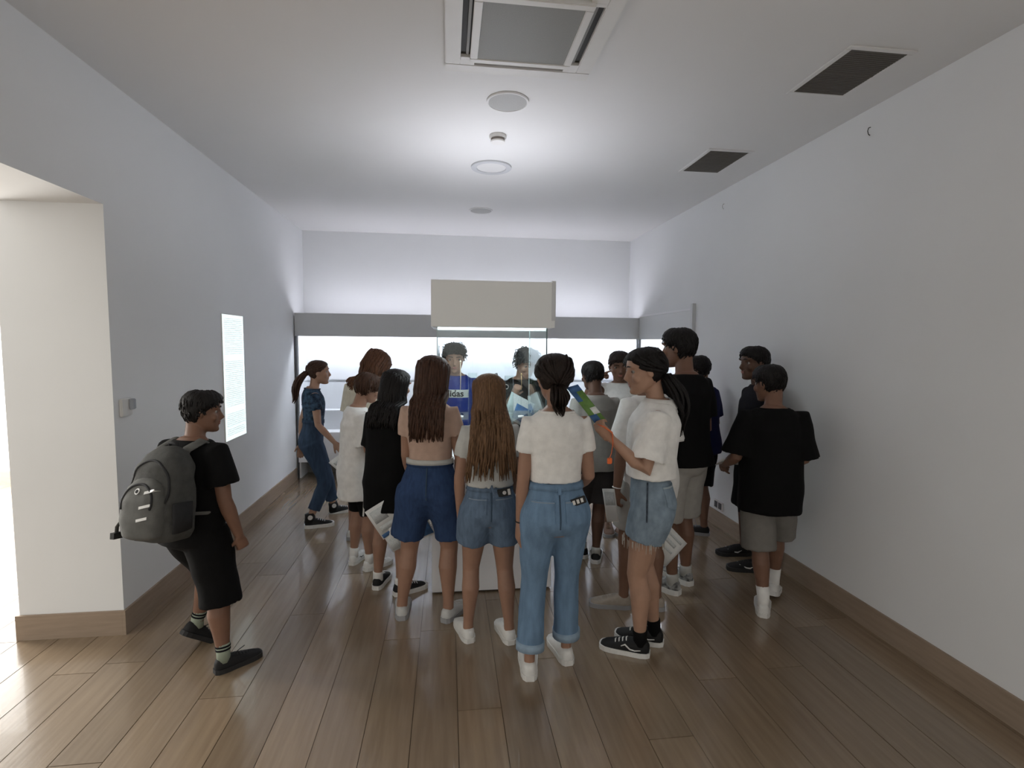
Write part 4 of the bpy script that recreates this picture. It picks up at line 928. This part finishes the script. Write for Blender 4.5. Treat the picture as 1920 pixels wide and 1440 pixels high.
for sd in (-1, 1):
    path = [q['HJ'][sd]+np.array([0, 0, .016]), q['KN'][sd]]; h_ = PEOPLE['profile_girl']['h']
    c = lerp_path(path, .25*(.454/.232)); r_ = .056*h_+.018
    for i in range(70):
        a = rs_.rand()*6.283; d = np.array([math.cos(a), math.sin(a), 0])
        p0 = c+d*r_*(.93+.08*rs_.rand())+np.array([0, 0, .012]); L_ = .02+.035*rs_.rand()
        fr.tube([p0, p0+np.array([.004*(rs_.rand()-.5), .004*(rs_.rand()-.5), -L_])], [.0016, .0009], 4)
tag(fr.build('hem_fringe', cloth('fringe', (.52, .50, .46)), q['bottom']), kind='stuff')
# white piping on the black shorts
side_patch('white_boy', 'white_stripe', C_WHITE, .0, .34*1.415, [(-.004, .09), (.004, .09), (.004, -.07), (-.004, -.07)], 1)
# polo collar
q2 = q; n1 = q['section'](.331*PEOPLE['profile_girl']['h'], .010, .012, 24); cc = n1.mean(0); z3 = np.array([0, 0, 1.])
MB().loft([cc+(n1-cc)*.80+z3*.018, cc+(n1-cc)*.92+z3*.022, cc+(n1-cc)*1.22-z3*.022, cc+(n1-cc)*1.12-z3*.024]).build('collar', C_WHITE, q['top'], True)
# lettered chest band
q = loc_of('blue_boy'); zt = 1.215
band = patch('blue_boy', 'top', 'chest_band', C_LGREY, 0, zt, [(-.135, .034), (.135, .034), (.135, -.034), (-.135, -.034)], back=False, th=.003, cells=5)
cu = bpy.data.curves.new('lettering', 'FONT'); cu.body = 'adidas'; cu.size = .078; cu.align_x = 'CENTER'; cu.align_y = 'CENTER'; cu.resolution_u = 3; cu.offset = .0016
to = bpy.data.objects.new('tmp_text', cu); COL.objects.link(to); dg = bpy.context.evaluated_depsgraph_get(); lm = bpy.data.meshes.new_from_object(to.evaluated_get(dg)); bpy.data.objects.remove(to)
bv = BVHTree.FromPolygons([w.co[:] for w in q['topmesh'].vertices], [p.vertices[:] for p in q['topmesh'].polygons])
def wrap(me, cx, cz, off, th):
    bm = bmesh.new(); bm.from_mesh(me)
    for w in bm.verts:
        p = Vector((cx-w.co.x, .6, cz+w.co.y)); hit = bv.ray_cast(p, Vector((0, -1, 0)), 1.2)[0]
        w.co = Vector((p.x, (hit.y if hit else .1)+off, p.z))
    r = bmesh.ops.extrude_face_region(bm, geom=list(bm.faces))
    for e in r['geom']:
        if isinstance(e, bmesh.types.BMVert): e.co.y += th
    bmesh.ops.recalc_face_normals(bm, faces=bm.faces); bm.to_mesh(me); bm.free()
wrap(lm, 0, zt, .003, .003); lm.materials.clear(); lm.materials.append(C_INK)
tag(link('chest_lettering', lm, band), 'dark lettering on the pale band')
for i in range(3):      # three slanted bars
    x0 = .034-.034*i; hgt = .022+.018*i
    b_ = patch('logo_boy', 'top', 'logo_bar', C_LGREY, -x0*-1, 1.15, [(-.012, -.03), (.010, -.03), (.010, -.03+hgt*1.2), (-.016, -.03+hgt*1.2+.010)], back=False, th=.003, cells=1)

# ------------------------------------------------------------------ backpack
S1 = PEOPLE['boy_pack']; q = S1['_']; h = S1['h']
bp = empty('backpack', (S1['pos'][0], S1['pos'][1], 0), math.radians(S1['rot'])); tag(bp, 'bulky grey backpack worn by the walking boy at left', 'backpack')
C_PACK = cloth('pack_grey', (.075, .075, .071), .25, (30, 30, 30), None, .4); C_PACKD = cloth('pack_dark', (.03, .03, .032)); C_PACKL = cloth('pack_light', (.12, .12, .114), .2)
M_REFL = mat('reflective_tape', (.75, .75, .74), .35)
M3 = rotm('X', -8) @ rotm('Y', -4); cz = .945; PKS = .84; org = np.array([.045, -.190, cz])
def pack_shell(prof, n=28, pw=.62):
    R = []
    for z, w_, d_, yo in prof:
        z, w_, d_, yo = z*PKS, w_*PKS, d_*PKS, yo*PKS*.9
        a = np.arange(n)*2*np.pi/n
        R.append(org+np.column_stack([np.sign(np.cos(a))*np.abs(np.cos(a))**pw*w_, yo+np.sign(np.sin(a))*np.abs(np.sin(a))**pw*d_, np.full(n, z)]) @ M3.T)
    return MB().loft(R)
main = remesh('pack_body', pack_shell([(-.255, .08, .05, 0), (-.245, .14, .095, 0), (-.20, .168, .105, -.005), (-.08, .172, .11, -.008), (.06, .165, .10, 0), (.15, .145, .095, .012), (.215, .11, .07, .025), (.25, .06, .04, .035), (.26, .03, .02, .035)]), .009, 2, .5, C_PACK, .004, (1, 1, 1), 5)
body_ = link('pack_body', main, bp)
pk = remesh('front_pocket', pack_shell([(-.225, .08, .03, -.11), (-.21, .12, .055, -.115), (-.12, .135, .065, -.118), (-.02, .13, .06, -.115), (.05, .11, .045, -.105), (.085, .07, .03, -.10), (.095, .04, .015, -.10)]), .009, 2, .5, C_PACKL, .003, (1, 1, 1), 6)
pko = link('front_pocket', pk, bp)
tl_ = lambda x, y, z: org+M3 @ (np.array([x, y, z])*PKS)
for i, z in enumerate((.03, -.045, -.11)):
    decal('reflective_bar', pk, tl_(.085-.012*i, -.5, z), M3 @ (1, 0, .22), M3 @ (0, 0, 1), M3 @ (0, 1, 0), [(-.026, .006), (.026, .006), (.026, -.006), (-.026, -.006)], M_REFL, pko, .003, .002, 1)
ang = np.arange(16)*2*np.pi/16
decal('round_badge', pk, tl_(0, -.5, .03), M3 @ (1, 0, 0), M3 @ (0, 0, 1), M3 @ (0, 1, 0), [(.013*math.cos(a), .013*math.sin(a)) for a in ang], M_REFL, pko, .003, .001, None)
decal('badge_centre', pk, tl_(0, -.5, .03), M3 @ (1, 0, 0), M3 @ (0, 0, 1), M3 @ (0, 1, 0), [(.008*math.cos(a), .008*math.sin(a)) for a in ang], C_PACKD, pko, .0045, .001, None)
def on_pack(me, pts, r):
    bvp = BVHTree.FromPolygons([v.co[:] for v in me.vertices], [p.vertices[:] for p in me.polygons]); P_l = []
    for x, z in pts:
        hit = bvp.ray_cast(Vector(tl_(x, -.5, z)), Vector(M3 @ (0, 1, 0)), 1.0)[0]
        if hit: P_l.append(np.array(hit)-M3 @ np.array([0, .001, 0]))
    return MB().tube(P_l, [r]*len(P_l), 8, tuple(M3 @ (0, -1, 0)))
arc_ = np.linspace(-.35, math.pi+.35, 29)
on_pack(main, [(.138*math.cos(a), .02+.165*math.sin(a)) for a in arc_], (.004, .006)).build('zip_track', C_PACKD, body_, True)
on_pack(pk, [(.105*math.cos(a), -.03+.095*math.sin(a)) for a in arc_], (.004, .006)).build('pocket_flap_edge', C_PACKD, pko, True)
MB().tube([tl_(-.03, .06, .235), tl_(-.025, .05, .275), tl_(.025, .05, .275), tl_(.03, .06, .235)], [.009]*4, 8).build('carry_handle', C_PACKD, bp, True)
for sd in (-1, 1):
    s0 = q['SH'][sd]; pts = [tl_(sd*.075-.04, .085, .20), np.array([sd*.082, -.09, s0[2]+.035]), np.array([sd*.088, -.01, s0[2]+.062]), np.array([sd*.092, .075, s0[2]+.02]), np.array([sd*.098, .118, s0[2]-.09]), np.array([sd*.122, .105, s0[2]-.20]), np.array([sd*.150, .02, s0[2]-.30]), tl_(sd*.12, .085, -.12)]
    MB().tube(pts, [(.008, .028)]*5+[(.007, .020), (.005, .010), (.005, .009)], 12, (0, -1, .3)).build('shoulder_strap', C_PACKL, bp, True)
    MB().tube([tl_(sd*.165, -.02, -.19), tl_(sd*.178, -.03, -.12), tl_(sd*.175, -.03, -.04)], [(.05, .016)]*3, 12, M3 @ (0, 1, 0)).build('side_pocket', C_PACKD, bp, True)
MB().tube([tl_(-.15, -.08, -.14), tl_(-.19, -.09, -.145), tl_(-.205, -.095, -.17), tl_(-.20, -.10, -.21)], [(.012, .005)]*4, 8).build('loose_webbing', C_PACKL, bp, True)
MB().box((-.012, -.02, -.014), (.012, .02, .014), M3, tl_(-.20, -.10, -.215)).build('buckle', M_BLK, bp)

# ------------------------------------------------------------------ papers, phones and other held things
def sheet(name, label, tl, u, v, tilt=(0, 0, 0), M=M_LEAF, bend=.01, th=.0016, blocks=(), cat='leaflet', group='leaflets held by the visitors', n=8):
    """a slightly bowed sheet from its upper-left corner and two edges (world); blocks: printed areas (u0,u1,v0,v1,material)"""
    tl, u, v = (np.asarray(w, float) for w in (tl, u, v)); u = u+np.array([0, tilt[0], 0]); v = v+np.array([0, tilt[1], 0]); nn = nrm(np.cross(u, v)); c = tl+u/2+v/2
    t = empty(name, tuple(c)); tag(t, label, cat, group)
    def surf(a, b, e): return tl+u*a+v*b+nn*(bend*math.sin(math.pi*a)*(.6+.4*b)+e)-c
    def slab(u0, u1, v0, v1, e0, e1):
        R = []
        for i in range(n+1):
            a = u0+(u1-u0)*i/n
            R.append(np.array([surf(a, v0, e0), surf(a, v1, e0), surf(a, v1, e1), surf(a, v0, e1)]))
        return MB().loft(R)
    slab(0, 1, 0, 1, -th/2, th/2).build('page', M, t, True)
    for u0, u1, v0, v1, m_ in blocks:
        for s_ in (-1, 1):
            slab(u0, u1, v0, v1, s_*th/2, s_*(th/2+.0006)).build('printed_block', m_, t, True)
    return t
sheet('leaflet', 'pale printed sheet held in the right hand of the girl in black', (-.519, 3.255, .586), (.168, 0, .098), (.11, 0, -.19), (0.01, .02, 0), blocks=((.08, .55, .1, .5, M_PRINT), (.12, .9, .62, .8, M_PRINT), (.04, .30, .86, .98, M_BLUE)))
sheet('leaflet', 'white leaflet with blue printed edge hanging under the pale sheet', (-.44, 3.275, .475), (.27, 0, .11), (.09, 0, -.165), (.01, .01, 0), blocks=((.02, .22, .55, .95, M_PRINT), (.45, .98, .10, .95, M_BLUE)))
sheet('leaflet', 'white sheet in the lowered hand of the person in cream shirt', (-.963, 4.28, .672), (.15, 0, .115), (.137, 0, -.136), (0, .02, 0), blocks=((.1, .9, .15, .3, M_PRINT),))
g_ = sheet('leaflet', 'green and blue folded leaflet raised by the girl in profile', (.585, 2.50, 1.435), (.062, 0, .014), (.140, 0, -.175), (0.02, -.03, 0), M_GREEN, blocks=((0, 1, 0, .16, M_BLUE), (.0, .5, .16, .42, M_BLUE), (.55, 1, .62, .80, M_LEAF), (.0, .7, .80, 1, M_BLUE)))
sheet('leaflet', 'white printed sheet hanging as a diamond behind the legs of the girl in profile', (1.394, 3.08, .515), (.147, 0, -.148), (-.14, 0, -.15), (.01, 0, 0), blocks=((.12, .88, .12, .2, M_PRINT), (.12, .8, .3, .42, M_PRINT), (.12, .85, .55, .62, M_PRINT)))
sheet('leaflet', 'narrow grey sheet hanging from the hand of boy in loose white shirt', (.905, 2.90, .80), (.085, 0, -.012), (.034, 0, -.204), (0.03, 0, 0), M_LEAF, blocks=((.1, .9, .1, .5, M_PRINT),))
sheet('leaflet', 'small pale sheet under the left hand of the boy in oversize black shirt', (1.735, 3.06, .925), (.16, 0, -.002), (.01, 0, -.06), (.0, .09, 0), blocks=((.1, .9, .2, .6, M_PRINT),))
sheet('leaflet', 'grey and blue map sheet held by the boy with the logo shirt behind the glass', (.53, 4.27, 1.25), (.20, 0, -.11), (-.07, 0, -.20), (.02, -.02, 0), M_PRINT, blocks=((.35, .95, .3, .9, M_BLUE),))
sheet('leaflet', 'green and white leaflet seen between the legs of the long-haired girl', (.215, 2.93, .60), (.085, 0, .004), (.01, 0, -.095), (0, 0, 0), M_LEAF, blocks=((.05, .95, .35, .95, M_GREEN),))
# orange lanyard round the raised hand
S_ = PEOPLE['profile_girl']['_']; wr = S_['wrist'][-1]; fd = S_['fd'][-1]
t = empty('lanyard', tuple(wr+fd*.05)); tag(t, 'orange lanyard looped round the raised hand of the girl in profile', 'lanyard')
pts = [(-.03, 0, .035), (-.012, -.035, .03), (.03, -.035, .0), (.036, -.03, -.05), (.03, -.03, -.10), (.022, -.025, -.13)]
MB().tube(pts, [(.010, .002)]*6, 8, (0, 1, 0)).build('strap', M_ORANGE, t, True)
MB().box((.010, -.032, -.155), (.034, -.022, -.125)).build('clasp', M_ORANGE, t, bevel=.003)
# phones tucked in back pockets
def phone(k, x, z, tilt, label, w, hgt, mats):
    q = PEOPLE[k]['_']; S_ = PEOPLE[k]; me = q['botmesh']
    bv = BVHTree.FromPolygons([v.co[:] for v in me.vertices], [p.vertices[:] for p in me.polygons])
    hit = bv.ray_cast(Vector((x, -.6, z)), Vector((0, 1, 0)), 1.0)[0]
    loc = q['R_'].T @ np.array([x, hit.y-.012, z])+np.array([*S_['pos'], 0])
    t = empty('mobile_phone', tuple(loc)); t.rotation_euler = (0, math.radians(tilt), math.radians(S_['rot'])); tag(t, label, 'phone', 'phones in back pockets')
    MB().box((-w, -.006, -hgt), (w, .003, hgt)).build('phone_case', mats[0], t, bevel=.0025)
    return t
t = phone('long_girl', .070, .868, 80, 'black phone with round white badge in back pocket of long-haired girl', .021, .036, (M_BLK,))
MB().tube([(0, -.0062, .0), (0, -.0085, .0)], [.010]*2, 16).build('badge', M_RUB, t)
MB().box((-.016, -.0085, .018), (.016, -.0062, .032)).build('camera_block', M_RUB, t)
t = phone('centre_girl', .090, .905, 72, 'black and white patterned phone in back pocket of girl in jeans', .018, .038, (M_BLK,))
for i in range(3): MB().box((-.012, -.0085, -.028+.02*i), (.008, -.0062, -.016+.02*i)).build('white_patch', M_RUB, t)
# wristbands
def band(k, sd, label, M, r):
    q = PEOPLE[k]['_']; c = q['wrist'][sd]; d = q['fd'][sd]
    t = empty('wristband', tuple(c)); tag(t, label, 'wristband')
    a = np.cross(d, (0, 1, 0)); a = nrm(a); b = np.cross(d, a)
    MB().tube([a*r*math.cos(p)+b*r*math.sin(p)-d*.012 for p in np.linspace(0, 2*math.pi, 21)], [.0032]*21, 8, tuple(d)).build('band_loop', M, t, True)
band('loose_white', -1, 'pale wristband on the boy in loose white shirt', M_RUB, .0265)
band('centre_girl', -1, 'thin dark wristband on the girl in jeans', M_BLK, .0225)
